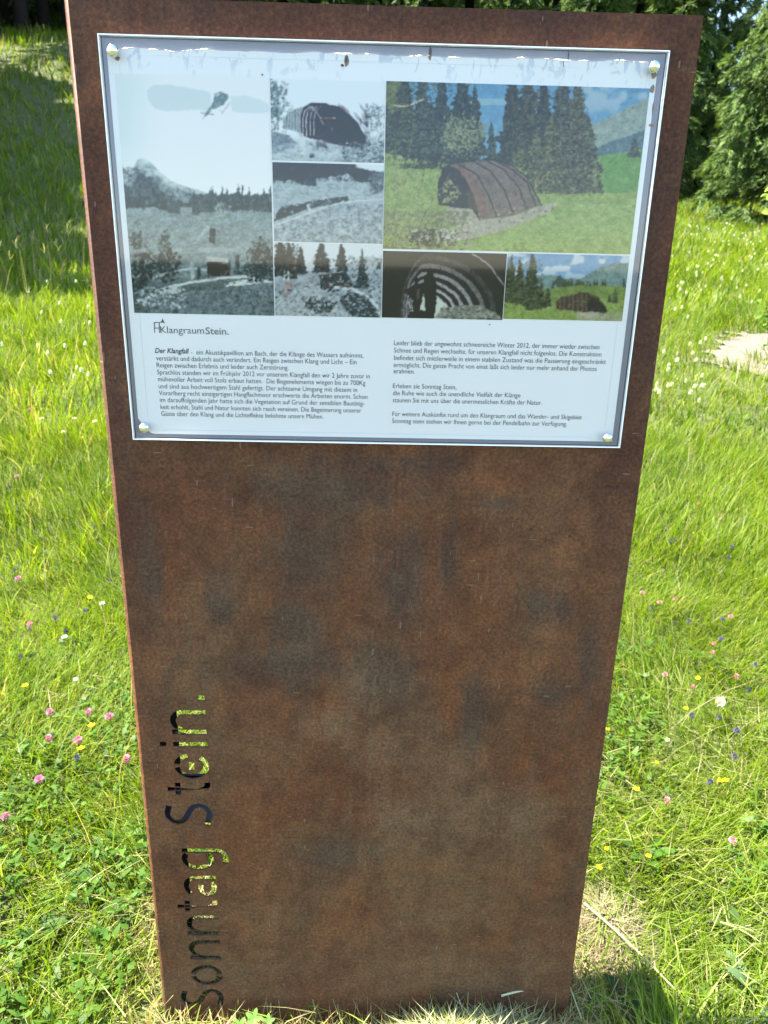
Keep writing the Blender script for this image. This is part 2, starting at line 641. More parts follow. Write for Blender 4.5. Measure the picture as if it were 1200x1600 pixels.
bpy.data.objects.remove(cutter)
# fold the left side back: rounded bend and flange, one sheet with the front
bm = bmesh.new()
bm.from_mesh(cut_me)
DEPTH = .205
prof_o = [(-PW + BR - BR * math.sin(t), BR - BR * math.cos(t)) for t in np.linspace(0, math.pi / 2, 9)] + [(-PW, DEPTH)]
ri = BR - TH
prof_i = [(-PW + BR - ri * math.sin(t), BR - ri * math.cos(t)) for t in np.linspace(0, math.pi / 2, 9)] + [(-PW + TH, DEPTH)]
n = len(prof_o)
rings = [[bm.verts.new((x, y, z)) for x, y in pr] for z in (PB, PT) for pr in (prof_o, prof_i)]
for k in range(n - 1):
    f1 = bm.faces.new((rings[0][k], rings[2][k], rings[2][k + 1], rings[0][k + 1]))
    f2 = bm.faces.new((rings[1][k], rings[1][k + 1], rings[3][k + 1], rings[3][k]))
    f1.smooth = f2.smooth = True
    f2.material_index = 1
    bm.faces.new((rings[2][k], rings[3][k], rings[3][k + 1], rings[2][k + 1]))
bm.faces.new((rings[0][-1], rings[2][-1], rings[3][-1], rings[1][-1]))
bm.to_mesh(front.data)
bm.free()
front.data.materials.append(M['scale'])

stele = empty('information_stele')
tag(stele, 'tall rusty steel stele with a framed poster at the top and cut-out lettering', 'stele')
front.parent = stele
mb = MB()
mb.box((-PW + TH + .001, TH + .001, .417), (PW - .01, .092, .423))
mb.box((-PW + TH + .001, .086, .423), (PW - .01, .092, .440))
mb.build('stiffener', M['stiff'], stele)

# ---- acrylic cover and what it holds
YP, YA0, YA1 = -.0032, -.0045, -.0095       # print, back and front of the acrylic
YS = -.0030                                  # paper face


def rect_from(px, Y):
    c = [on_plate(x, y, Y) for x, y in px]
    return ((c[0][0] + c[2][0]) / 2, (c[1][0] + c[3][0]) / 2, (c[2][1] + c[3][1]) / 2, (c[0][1] + c[1][1]) / 2)   # x0 x1 z0 z1


ax0, ax1, az0, az1 = rect_from([(153, 55), (1047, 80), (210, 686), (966, 698)], YA1)
panel = MB()
panel.box((ax0, YA1, az0), (ax1, YA0, az1))
cover = panel.build('acrylic_cover', M['acrylic'], stele)
e = .0012
mb = MB()
mb.box((ax0 - e, YA1 - .0004, az1), (ax1 + e, YA0, az1 + e))
mb.box((ax0 - e, YA1 - .0004, az0 - e), (ax1 + e, YA0, az0))
mb.box((ax0 - e, YA1 - .0004, az0), (ax0, YA0, az1))
mb.box((ax1, YA1 - .0004, az0), (ax1 + e, YA0, az1))
mb.build('polished_edge', M['edge'], cover)
mb = MB()
mb.box((ax0 + .0005, -.0014, az0 + .0005), (ax1 - .0005, -.0004, az1 - .0005))
mb.build('reflection_sheet', M['reflection_tint'], cover)  # added grey sheet, painted as sky reflection over the bare steel

# paper with a torn, wavy top edge and notched corners
px0, px1, pz0, pz1 = ax0 + .0055, ax1 - .0080, az0 + .0055, az1 - .0105
xs = np.linspace(px0, px1, 160)
topz = pz1 + .0030 * (fbm(xs * 26 + 5, xs * 0 + 2, 8, 4) - .5) * 2
topz[(xs < px0 + .03)] -= .004 * np.linspace(1, 0, (xs < px0 + .03).sum())
botz = np.full_like(xs, pz0)
d = xs - px0
botz += np.where(d < .018, .020 * (1 - d / .018) ** 1.6, 0)
pv = np.concatenate([np.stack([xs, np.full_like(xs, YS + .0010), botz], 1), np.stack([xs, np.full_like(xs, YS + .0010), topz], 1),
                     np.stack([xs, np.full_like(xs, YS), botz], 1), np.stack([xs, np.full_like(xs, YS), topz], 1)])
k = np.arange(159)
N = 160
paper = obj_np('poster_paper', pv, [np.stack([2 * N + k, 2 * N + k + 1, 3 * N + k + 1, 3 * N + k], 1), np.stack([k, N + k, N + k + 1, k + 1], 1),
                                    np.stack([N + k, 3 * N + k, 3 * N + k + 1, N + k + 1], 1), np.stack([k, k + 1, 2 * N + k + 1, 2 * N + k], 1)], M['paper'], stele)
# white fibres along the tear
for a, b_ in ((170, 210), (232, 247), (253, 277), (284, 300), (305, 332), (520, 552), (560, 580), (640, 672), (700, 722), (806, 822), (850, 893), (905, 922), (960, 985), (990, 1012)):
    xa, za = on_plate(a, 60 + a * .025, YS)
    xb, zb = on_plate(b_, 60 + b_ * .025, YS)
    pts = np.linspace(xa, xb, 9)
    zz = np.interp(pts, xs, topz)
    up, lo = zz + .0003 + .0013 * np.sin(np.linspace(0, math.pi, 9)) * RNG.uniform(.0, 1, 9) ** 1.5, zz + .0004 - .0007 * RNG.uniform(.0, 1, 9)
    vs = [(x, YS - .0013, z) for x, z in zip(pts, lo)] + [(x, YS - .0003, z) for x, z in zip(pts, up)]
    mb = MB()
    mb.add(vs, [(i, i + 1, 10 + i, 9 + i) for i in range(8)])
    mb.build('torn_fibre', M['white'], paper)
# creases of the laminate a little inside the paper edge
mb = MB()
t = .00045
mb.box((px0 + .0125, YS - .0002, pz0 + .02), (px0 + .0125 + t, YS - .0001, pz1 - .016))
mb.box((px1 - .0115, YS - .0002, pz0 + .02), (px1 - .0115 + t, YS - .0001, pz1 - .016))
mb.box((px0 + .03, YS - .0002, pz0 + .0052), (px1 - .03, YS - .0001, pz0 + .0052 + t))
mb.box((px0 + .05, YS - .0002, pz1 - .0065), (px1 - .09, YS - .0001, pz1 - .0065 + t * .7))
mb.build('laminate_crease', M['crease'], paper)
# dirt and rust marks
mb = MB()
for x, y, rx, rz_ in ((548, 64, 1.6, 5), (541, 92, 2.6, 6), (535, 102, 3, 2), (672, 81, 2.2, 8), (888, 88, 1.0, 7), (880, 100, .8, 4), (765, 507, 1.5, 1.2), (410, 117, 1.6, 1.4)):
    cx_, cz_ = on_plate(x, y, YS)
    mb = MB()
    mb.add([(cx_ + rx * .00078 * math.cos(a) * random.uniform(.6, 1.1), YS - .0006, cz_ + rz_ * .0008 * math.sin(a) * random.uniform(.6, 1.1)) for a in np.linspace(0, 2 * math.pi, 9)[:-1]], [tuple(range(8))])
    mb.build('dirt_speck', M['soot'], paper)
mb = MB()
for x, y, rx, rz_ in ((1022, 117, 6, 5), (1019, 139, 4, 6), (1017, 196, 5, 2), (1020, 170, 1.5, 9), (184, 92, 4, 3), (541, 95, 4, 8), (672, 83, 3.4, 10)):
    cx_, cz_ = on_plate(x, y, YS)
    mb = MB()
    mb.add([(cx_ + rx * .00078 * math.cos(a) * random.uniform(.6, 1.1), YS - .0004, cz_ + rz_ * .0008 * math.sin(a) * random.uniform(.6, 1.1)) for a in np.linspace(0, 2 * math.pi, 11)[:-1]], [tuple(range(10))])
    mb.build('rust_stain', M['stain'], paper)

# screws: round polished heads that stand proud of the cover
for x, y in ((176, 79), (1022, 104), (225, 668), (949, 684)):
    cx_, cz_ = on_plate(x, y, YA1 - .004)
    prof = [(.0046, 0), (.0062, -.0012), (.0064, -.0042), (.0060, -.0060), (.0048, -.0076), (.0026, -.0086), (0.0003, -.0089)]
    vs, fs = [], []
    for r_, yy in prof:
        vs += [(cx_ + r_ * math.cos(a), YA1 + yy, cz_ + r_ * math.sin(a)) for a in np.linspace(0, 2 * math.pi, 25)[:-1]]
    for i in range(len(prof) - 1):
        fs += [(i * 24 + k, i * 24 + (k + 1) % 24, (i + 1) * 24 + (k + 1) % 24, (i + 1) * 24 + k) for k in range(24)]
    mb = MB()
    mb.add(vs, fs)
    mb.build('screw', M['chrome'], cover, smooth=True)


# ------------------------------------------------------------------ printed photographs (flat print, painted point by point)
class Pic:
    def __init__(s, corners, nx, ny):
        s.x0, s.x1, s.z0, s.z1 = rect_from(corners, YP)
        s.nx, s.ny = nx, ny
        X, Z = np.meshgrid(np.linspace(s.x0, s.x1, nx), np.linspace(s.z0, s.z1, ny))
        P = np.stack([X, np.full_like(X, YP), Z], -1) - CAM
        zz = P @ CF
        s.X, s.Z = X, Z
        s.x, s.y = 600 + F * (P @ CR) / zz, 800 - F * (P @ CU) / zz     # coordinates the picture is drawn in
        s.px, s.py = s.x, s.y
        s.x = s.px + 1.5 * (fbm(s.px / 3.2, s.py / 3.2, 501, 3) - .5) + 2.4 * (fbm(s.px / 11, s.py / 11, 503, 2) - .5)
        s.y = s.py + 1.5 * (fbm(s.px / 3.2, s.py / 3.2, 505, 3) - .5) + 2.4 * (fbm(s.px / 11, s.py / 11, 507, 2) - .5)
        s.c = np.zeros((ny, nx, 3))

    def put(s, m, col, a=1.0):
        col = np.asarray(col, float)
        k = (m * a)[..., None]
        s.c = s.c * (1 - k) + col * k

    def poly(s, pts):
        m = np.zeros(s.x.shape, bool)
        for (xa, ya), (xb, yb) in zip(pts, pts[1:] + pts[:1]):
            if ya != yb:
                m ^= ((ya > s.y) != (yb > s.y)) & (s.x < (xb - xa) * (s.y - ya) / (yb - ya) + xa)
        return m

    def line(s, pts, w):
        d = np.full(s.x.shape, 1e9)
        for (xa, ya), (xb, yb) in zip(pts, pts[1:]):
            L = (xb - xa) ** 2 + (yb - ya) ** 2 + 1e-9
            t = np.clip(((s.x - xa) * (xb - xa) + (s.y - ya) * (yb - ya)) / L, 0, 1)
            d = np.minimum(d, np.hypot(s.x - xa - t * (xb - xa), s.y - ya - t * (yb - ya)))
        return np.clip(w / 2 + .5 - d, 0, 1)

    def ell(s, cx, cy_, rx, ry, rough=0.0, seed=0):
        r = np.hypot((s.x - cx) / rx, (s.y - cy_) / ry)
        return r < 1 + rough * (fbm(s.x / 5, s.y / 5, seed) - .5) * 2

    def nz(s, sc, seed, oct=4, ax=1.0):
        return fbm(s.x / sc, s.y / (sc * ax), seed, oct)

    def spruce(s, xc, yt, yb, w, col, seed, var=22):
        t = (s.y - yt) / (yb - yt)
        sd = (s.x > xc) * 40.0
        tier = .62 + .75 * vnoise(s.y / 3.4 + xc, sd, seed) * vnoise(s.y / 9 + xc, sd, seed + 3) ** .5
        half = w * np.clip(t, 0, 1) ** .75 * tier + 2.2 * (s.nz(2.2, seed + 9, 3) - .5)
        m = (np.abs(s.x - xc) < np.maximum(half, .6)) & (t > 0) & (t < 1)
        tex = (s.nz(3.0, seed + 5, 4, .7) - .5) * 2.4 + .5 * (s.nz(11, seed + 6, 2) - .5)
        s.put(m, np.clip(np.asarray(col, float) * (1 + .022 * var * tex[..., None]), 6, 255))

    def dabs(s, n, box, rx, ry, cols, a=.8, tilt=0.0, test=None, spread=.5):
        """Many small brush marks (leaves, twigs, stones) inside box = (x0, y0, x1, y1)."""
        gx0, gx1, gy0, gy1 = s.px[s.ny // 2, 0], s.px[s.ny // 2, -1], s.py[-1, s.nx // 2], s.py[0, s.nx // 2]
        for k in range(n):
            xc, yc = RNG.uniform(box[0], box[2]), RNG.uniform(box[1], box[3])
            if test is not None and not test(xc, yc):
                continue
            r1, r2 = RNG.uniform(*rx), RNG.uniform(*ry)
            R = max(r1, r2) + 3
            i0, i1 = [int(np.clip((v - gx0) / (gx1 - gx0) * s.nx + e_, 0, s.nx)) for v, e_ in ((xc - R, -6), (xc + R, 7))]
            j0, j1 = [int(np.clip((gy1 - v) / (gy1 - gy0) * -s.ny + s.ny + e_, 0, s.ny)) for v, e_ in ((gy1 + gy0 - yc - R, -6), (gy1 + gy0 - yc + R, 7))]
            if i1 <= i0 or j1 <= j0:
                continue
            dx, dy = s.px[j0:j1, i0:i1] - xc, s.py[j0:j1, i0:i1] - yc
            t = tilt + RNG.normal(0, spread)
            u, v = (dx * math.cos(t) + dy * math.sin(t)) / r1, (dy * math.cos(t) - dx * math.sin(t)) / r2
            m = np.clip(1.6 - 1.6 * (u * u + v * v), 0, 1)[..., None] * a
            c = np.asarray(cols[RNG.integers(len(cols))], float) * RNG.uniform(.85, 1.15)
            s.c[j0:j1, i0:i1] = s.c[j0:j1, i0:i1] * (1 - m) + c * m

    def build(s, parent, label):
        q = (np.arange(s.ny - 1)[:, None] * s.nx + np.arange(s.nx - 1)[None]).ravel()
        col = np.clip((lin(np.clip(s.c, 0, 255)) - .018) / (lin([206, 213, 222]) - .018) * np.array([.79, .735, .69]), .002, .9).reshape(-1, 3)
        V = np.stack([s.X, np.full_like(s.X, YP - .0002), s.Z], -1).reshape(-1, 3)
        return tag(obj_np('printed_photograph', V, [np.stack([q, q + 1, q + 1 + s.nx, q + s.nx], 1)], M['ink'], parent, col), label)


# 1 helicopter over the meadow, black and white
p = Pic([(180, 113), (421, 123), (209, 489), (428, 493)], 172, 264)
x, y = p.x, p.y
p.c = np.array([205, 211, 219.]) + ((y - 110) / 190)[..., None] * np.array([4, 3, 0.])
p.put(sstep(260, 190, x) * sstep(100, 130, y) * sstep(300, 200, y), (180, 200, 205), .65)
p.put(p.poly([(229, 140), (240, 133), (262, 132), (290, 136), (330, 145), (330, 176), (312, 171), (285, 172), (262, 175), (243, 170), (232, 158)]), (178, 193, 202), .85)
p.put(p.poly([(360, 150), (385, 149), (405, 155), (421, 163), (421, 176), (388, 177), (362, 173)]), (180, 195, 204), .8)
p.put(p.poly([(335, 146), (343, 143), (356, 146), (357, 153), (350, 163), (341, 168), (331, 171), (323, 180), (319, 183), (320, 178), (329, 166), (334, 157)]), (108, 126, 130))
p.put(p.ell(340, 147, 3.5, 3.5), (150, 165, 170))
p.put(p.line([(314, 176), (334, 179)], 1.6), (110, 128, 134))
p.put(p.line([(317, 186), (321, 176)], 1.2), (140, 155, 160))
p.put(p.line([(347, 176), (359, 161)], 1.1), (125, 142, 147))
p.put(p.line([(344, 171), (348, 177)], .8), (135, 150, 155))
ridge = np.interp(x, [185, 193, 200, 208, 215, 221, 232, 241, 254, 270, 290, 318, 340], [252, 262, 266, 262, 250, 245, 251, 260, 273, 284, 291, 300, 308]) + 5 * (p.nz(7, 3) - .5)
m = y > ridge
p.put(m, np.stack([92 + 46 * p.nz(8, 4), 104 + 46 * p.nz(8, 4), 110 + 46 * p.nz(8, 4)], -1))
p.put(m * sstep(.45, .7, p.nz(10, 6)) * sstep(315, 270, y), (176, 192, 196), .7)
p.put((y > ridge + 26 + 14 * (p.nz(9, 8) - .5)) & (x < 285), (70, 80, 85), .9)
p.put(sstep(10, 0, np.abs(y - ridge - 3)) * p.nz(6, 9), (200, 212, 218), .8)
p.put((x > 296) & (y < 332) & (y > 303 + 8 * (p.nz(5, 60) - .5)), np.stack([62 + 30 * p.nz(4, 61), 74 + 30 * p.nz(4, 61), 78 + 30 * p.nz(4, 61)], -1))
for k in range(70):
    xc = RNG.uniform(188, 430)
    if 255 < xc < 300:
        continue
    left = xc < 262
    p.spruce(xc, RNG.uniform(300, 312) if left else RNG.uniform(287, 306), 330, RNG.uniform(4, 8), (58, 68, 73) if left else (70, 82, 86), k, 14)
g = y > np.interp(x, [180, 205, 240, 262, 320, 380, 430], [327, 325, 323, 330, 333, 327, 332]) + 2 * (p.nz(8, 10) - .5)
gr = 118 + 26 * p.nz(16, 11, 4, .35) - 30 * sstep(420, 460, y) - 10 * sstep(395, 415, y)
p.put(g, np.stack([gr * .93, gr * 1.03, gr * 1.06], -1))
p.put(p.line([(305, 380), (325, 355)], 5), (160, 172, 176), .5)
p.put(p.line([(270, 392), (420, 389)], 9), (158, 170, 172), .35)
p.put(p.poly([(259, 321), (285, 316), (307, 317), (314, 323), (311, 337), (263, 333)]), (72, 82, 86))
p.put(p.poly([(282, 324), (300, 324), (300, 336), (282, 335)]), (128, 140, 143), .9)
p.put(p.ell(347, 331, 14, 14, .35, 4), np.stack([110 + 60 * (p.nz(4, 2) - .3), 122 + 60 * (p.nz(4, 2) - .3), 124 + 60 * (p.nz(4, 2) - .3)], -1))
p.put(p.poly([(328, 356), (336, 357), (336, 380), (327, 378)]), (38, 44, 50))
for cx_, cy__, rx, ry, sd in ((212, 375, 11, 13, 1), (258, 400, 10, 34, 2), (228, 420, 11, 30, 3), (262, 418, 20, 12, 5), (410, 402, 18, 28, 6), (395, 425, 26, 12, 8), (214, 435, 14, 22, 9)):
    p.put(p.ell(cx_, cy__, rx, ry, .6, sd) & (p.nz(3, sd + 30) > .40), (58, 70, 74), .9)
p.put(p.line([(240, 434), (265, 426), (300, 420), (330, 422)], 2.2), (168, 180, 182))
p.put(p.line([(270, 447), (300, 441), (345, 435), (380, 432), (425, 441)], 3.6), (186, 196, 197))
p.put(p.poly([(214, 470), (245, 452), (275, 444), (290, 452), (262, 466), (225, 480)]) & (p.nz(3, 40) > .42), (168, 178, 180))
p.put(p.poly([(323, 402), (359, 404), (359, 431), (325, 432)]), (62, 58, 60))
p.put(p.poly([(323, 401), (358, 404), (358, 411), (324, 409)]), (160, 165, 166))
p.put(p.line([(300, 413), (301, 434)], 6), (150, 162, 166))
p.put(p.line([(311, 420), (310, 436)], 5), (64, 72, 78))
p.put(p.line([(371, 401), (371, 417)], 6), (62, 72, 78))
p.put(p.poly([(352, 444), (380, 437), (427, 440), (427, 446), (400, 444), (354, 448)]) & (p.nz(3, 41) > .4), (196, 204, 204), .9)
p.put((y > 452 + (330 - x) * .12) & (x > 235), np.stack([78 + 50 * p.nz(6, 12), 90 + 50 * p.nz(6, 12), 96 + 50 * p.nz(6, 12)], -1), .9)
G = lambda *v: [(q_ * .93, q_ * 1.02, q_ * 1.06) for q_ in v]
p.dabs(320, (186, 262, 300, 325), (1, 5), (1, 3), G(55, 66, 84, 104, 120), .5, .8, lambda a, b: b > 8 + np.interp(a, [185, 215, 232, 254, 290, 318], [254, 250, 254, 276, 293, 301]))
p.dabs(220, (300, 305, 428, 331), (.8, 2.2), (1.5, 5), G(46, 56, 66, 88), .6)
p.dabs(300, (186, 330, 428, 440), (3, 14), (.7, 2), G(104, 118, 132, 146, 92), .35)
p.dabs(420, (205, 448, 428, 492), (1, 5), (.7, 2), G(58, 72, 92, 112, 126), .5)
p.dabs(170, (206, 395, 285, 440), (.8, 3), (1, 5), G(40, 52, 66, 90), .6)
p.dabs(170, (385, 385, 428, 440), (.8, 2.5), (1, 5), G(40, 52, 66, 96), .6)
p.dabs(110, (212, 446, 290, 482), (1.5, 4.5), (.8, 2), G(120, 150, 176, 196), .7)
pics = [(p, 'tall black and white photograph of a helicopter above a mountain meadow')]

# 2 arched tunnel under construction, black and white
p = Pic([(421, 123), (602, 128), (426, 252), (600, 253)], 126, 90)
x, y = p.x, p.y
p.c = np.array([198, 210, 220.]) + 0 * x[..., None]
p.put(sstep(205, 228, y + 10 * (p.nz(12, 1) - .5)), (150, 162, 170))
p.put(p.ell(428, 158, 12, 34, .8, 3) & (p.nz(3, 7) > .36), (98, 116, 120))
p.put(p.ell(448, 178, 10, 20, .9, 5) & (p.nz(3, 8) > .45), (140, 154, 160))
p.put(p.ell(585, 182, 13, 22, .7, 6) & (p.nz(2.5, 9) > .52), (112, 124, 130))
p.put(p.poly([(443, 186), (450, 175), (470, 168), (475, 168), (473, 208), (460, 205), (442, 200)]), np.stack([128 + 26 * np.sin(x * 1.4), 138 + 26 * np.sin(x * 1.4), 144 + 26 * np.sin(x * 1.4)], -1))
p.put(p.poly([(471, 212), (470, 180), (476, 166), (484, 161), (505, 161), (528, 166), (546, 178), (560, 194), (570, 212), (575, 226), (560, 234), (535, 228), (512, 222), (490, 217)]), np.stack([42 + 20 * p.nz(9, 3), 38 + 14 * p.nz(9, 3), 46 + 14 * p.nz(9, 3)], -1))
for a in (473, 478, 484, 490):
    p.put(p.line([(a + 11, 166), (a + 3, 174), (a, 188), (a + 1, 212)], 1.5), (188, 196, 202))
p.put(p.line([(486, 166), (496, 178), (505, 194)], 1.2), (180, 188, 194))
p.put(p.line([(512, 190), (519, 203)], 1), (180, 190, 196))
p.put(p.line([(500, 184), (524, 184)], 2.2), (168, 158, 120), .9)
p.put(p.line([(497, 216), (545, 190)], .9), (108, 100, 104))
p.put(p.poly([(422, 206), (446, 206), (468, 226), (446, 236), (424, 240)]), np.stack([84 + 50 * p.nz(5, 5), 96 + 50 * p.nz(5, 5), 104 + 50 * p.nz(5, 5)], -1))
p.put(p.line([(424, 204), (448, 209), (470, 215), (496, 221)], 2.5), (196, 204, 208))
p.put(p.poly([(470, 222), (505, 218), (526, 226), (532, 240), (520, 252), (424, 252), (430, 242)]), (158, 170, 178), .8)
p.put((y > 228 + (560 - x) * .12) & (x > 535), np.stack([60 + 120 * p.nz(4, 15), 70 + 120 * p.nz(4, 15), 78 + 120 * p.nz(4, 15)], -1), .9)
p.put(p.line([(471, 211), (474, 240)], 8.5), (182, 192, 198))
p.put(p.line([(469, 207), (471, 212)], 4), (150, 160, 166))
p.put(p.ell(487, 244, 4.5, 3.4), (52, 60, 66))
p.dabs(200, (422, 128, 462, 205), (.8, 3), (1, 4), G(70, 90, 118, 160), .5, 0, lambda a, b: a + (b - 128) * .2 < 452)
p.dabs(320, (530, 222, 602, 254), (1, 4), (.7, 2), G(50, 78, 120, 170, 196), .6)
p.dabs(160, (570, 165, 602, 225), (.5, 1.2), (2, 6), G(84, 110, 150), .5)
p.dabs(200, (422, 225, 530, 252), (2, 7), (.8, 2), G(120, 150, 176, 190), .4)
p.dabs(80, (480, 165, 575, 230), (4, 14), (1, 3), [(38, 34, 42), (54, 44, 50), (70, 50, 54)], .4, .9)
pics.append((p, 'black and white photograph of a tunnel of steel hoops half built'))

# 3 meadow with walls, black and white
p = Pic([(426, 255), (600, 256), (428, 377), (598, 381)], 126, 90)
x, y = p.x, p.y
gr = 128 + 50 * p.nz(10, 1, 4, .3)
p.c = np.stack([gr * .94, gr * 1.02, gr * 1.07], -1)
p.put(y < np.interp(x, [426, 500, 545, 560, 580, 600], [283, 278, 272, 286, 285, 275]) + 4 * (p.nz(5, 2) - .5), np.stack([46 + 26 * p.nz(6, 3), 50 + 26 * p.nz(6, 3), 58 + 26 * p.nz(6, 3)], -1))
p.put((x > 555) & (y < 262 + (x - 560) * .2), (192, 202, 208))
p.put(p.ell(594, 284, 16, 17, .5, 5), np.stack([70 + 60 * p.nz(4, 6), 80 + 60 * p.nz(4, 6), 88 + 60 * p.nz(4, 6)], -1))
p.put(p.poly([(458, 280), (492, 278), (495, 290), (470, 289)]), (56, 62, 68))
p.put(p.poly([(440, 322), (470, 318), (500, 312), (544, 306), (545, 314), (500, 322), (470, 330), (430, 344), (432, 334)]) & (p.nz(5, 8) > .34), (44, 50, 58))
p.put(y > np.interp(x, [426, 470, 520, 560, 600], [352, 334, 318, 313, 310]), np.stack([96 + 84 * p.nz(4.5, 9), 106 + 84 * p.nz(4.5, 9), 114 + 84 * p.nz(4.5, 9)], -1))
p.put(p.line([(426, 354), (470, 337), (520, 320), (560, 314), (600, 311)], 2.0), (186, 196, 202))
p.put(p.line([(426, 346), (470, 329), (520, 314)], 3.0), (70, 76, 84))
p.put(p.line([(481, 322), (483, 328)], 4), (186, 190, 192))
p.dabs(240, (426, 256, 560, 284), (1, 3), (1, 5), G(34, 46, 58, 74), .5)
p.dabs(260, (426, 284, 600, 330), (3, 12), (.6, 1.6), G(112, 134, 150, 168), .4)
p.dabs(520, (426, 318, 600, 382), (1, 4), (.8, 2), G(78, 104, 136, 166, 186), .5, 0, lambda a, b: b > np.interp(a, [426, 470, 520, 600], [356, 338, 322, 312]))
p.dabs(90, (578, 268, 602, 302), (1, 3), (1, 3), G(60, 82, 110), .6)
pics.append((p, 'black and white photograph of low walls beside a curving meadow path'))

# 4 stream bed with a bridge rail, black and white
p = Pic([(428, 378), (598, 383), (430, 492), (595, 497)], 122, 84)
x, y = p.x, p.y
p.c = np.array([188, 198, 206.]) + 0 * x[..., None]
p.put(y > np.interp(x, [428, 500, 545, 570, 600], [420, 424, 412, 400, 404]), (150, 162, 170))
p.put(y > 426 + 6 * (p.nz(10, 2) - .5), np.stack([112 + 60 * p.nz(7, 3), 122 + 60 * p.nz(7, 3), 130 + 60 * p.nz(7, 3)], -1))
for a in ((438, 370, 432, 17), (452, 376, 436, 12), (470, 384, 428, 11), (502, 372, 426, 17), (534, 378, 424, 12), (566, 388, 436, 8), (565, 414, 450, 14), (592, 410, 420, 5)):
    p.spruce(*a, (58, 68, 74), int(a[0]), 22)
p.put(p.poly([(500, 430), (540, 424), (552, 446), (520, 456), (500, 450)]) & (p.nz(4, 8) > .38), (62, 68, 74))
p.put(p.poly([(430, 488), (455, 462), (480, 452), (505, 454), (530, 480), (520, 497), (430, 497)]), np.stack([120 + 62 * p.nz(4, 9), 128 + 62 * p.nz(4, 9), 134 + 62 * p.nz(4, 9)], -1))
p.put(p.ell(500, 477, 24, 13, .6, 4) & (p.nz(3, 12) > .42), (72, 80, 84))
p.put(p.poly([(545, 456), (580, 462), (594, 497), (552, 497), (530, 470)]) & (p.nz(4, 13) > .35), (66, 74, 80))
p.put(p.line([(524, 448), (550, 452), (572, 461), (588, 477), (596, 500)], 3.8), (184, 194, 200))
p.put(p.line([(430, 478), (450, 462), (478, 450)], 3), (168, 178, 184))
p.put(p.line([(444, 424), (444, 438)], 2.2), (206, 210, 212))
p.put(p.line([(450, 423), (451, 436)], 2.2), (206, 210, 212))
p.put(p.line([(443, 430), (456, 430)], 1.5), (206, 210, 212))
p.put(p.poly([(444, 442), (456, 440), (456, 456), (440, 470)]), (130, 98, 92), .45)
p.dabs(300, (430, 380, 470, 430), (.8, 2.5), (1, 4), G(38, 50, 64, 84), .6)
p.dabs(300, (488, 400, 600, 450), (.8, 2.5), (.8, 3), G(48, 64, 90, 120), .5)
p.dabs(520, (428, 440, 600, 498), (1, 5), (.7, 2), G(60, 84, 110, 138, 164), .5)
p.dabs(60, (450, 405, 545, 450), (2, 6), (2, 5), [(140, 96, 86), (150, 112, 100)], .16)
pics.append((p, 'black and white photograph of a stream bed with a curved rail and spruces'))

# 5 the rusty tunnel in colour
p = Pic([(603, 127), (1016, 138), (599, 389), (984, 397)], 370, 226)
x, y = p.x, p.y
p.c = np.array([84, 150, 196.]) + ((y - 130) * .28)[..., None] * np.array([.7, .5, .3])
p.put(sstep(.5, .68, p.nz(30, 41, 3)) * (x > 900) * sstep(215, 150, y), (168, 196, 214), .8)
p.put((y > 154) & (y < 164) & (x > 735) & (x < 850), (150, 190, 206), .7)  # sky-blue reflection on the cover, painted into the print
mt = np.interp(x, [900, 922, 950, 985, 1020], [214, 196, 184, 165, 150]) + 5 * (p.nz(8, 3) - .5)
p.put((y > mt) & (x > 915), np.stack([122 + 40 * p.nz(8, 4), 144 + 40 * p.nz(8, 4), 140 + 30 * p.nz(8, 4)], -1))
p.put((y > np.interp(x, [915, 950, 1020], [236, 224, 196]) + 10 * (p.nz(9, 5) - .5)) & (x > 915), np.stack([70 + 30 * p.nz(5, 6), 102 + 30 * p.nz(5, 6), 116 + 26 * p.nz(5, 6)], -1))
p.put((y > 243 - (x - 940) * .14 + 2 * (p.nz(6, 1) - .5)) & (x > 930), np.stack([92 + 24 * p.nz(6, 7), 146 + 24 * p.nz(6, 7), 62 + 14 * p.nz(6, 7)], -1))
p.spruce(992, 214, 246, 12, (70, 82, 62), 77)
p.put(p.ell(612, 200, 36, 96, .3, 5), np.stack([78 + 60 * p.nz(6, 8), 92 + 60 * p.nz(6, 8), 50 + 30 * p.nz(6, 8)], -1))
tx = (p.nz(3.5, 90, 4, .8) - .5)[..., None]
p.put((x < 738 - 14 * (p.nz(9, 91) - .5)) & (y > 172 + 60 * (p.nz(14, 92) - .5)) & (y < 262), np.array([58, 66, 54]) * (1 + 1.6 * tx))
p.put((x > 786) & (x < 900 + (y - 190) * .34 + 16 * (p.nz(7, 95) - .5)) & (y > 190 + 60 * (p.nz(14, 93) - .5)) & (y < 304), np.array([66, 70, 52]) * (1 + 1.6 * tx))
for k, (xc, yt, yb, w, c) in enumerate(((632, 108, 262, 34, (56, 66, 52)), (660, 100, 256, 26, (60, 74, 66)), (690, 112, 250, 24, (52, 64, 60)), (722, 104, 252, 30, (46, 60, 54)), (742, 132, 244, 18, (54, 66, 58)),
                                        (768, 190, 262, 12, (62, 78, 66)), (800, 110, 290, 34, (56, 62, 48)), (826, 92, 296, 32, (66, 68, 52)), (850, 104, 300, 26, (60, 64, 50)), (880, 104, 300, 34, (74, 78, 66)), (902, 118, 304, 34, (84, 86, 64)),
                                        (862, 178, 304, 30, (88, 92, 60)), (920, 180, 306, 26, (84, 88, 62)), (838, 200, 304, 26, (92, 98, 64)), (812, 220, 296, 22, (88, 98, 60)), (930, 246, 306, 12, (104, 112, 70)))):
    p.spruce(xc, yt, yb, w, c, 100 + k, 38)
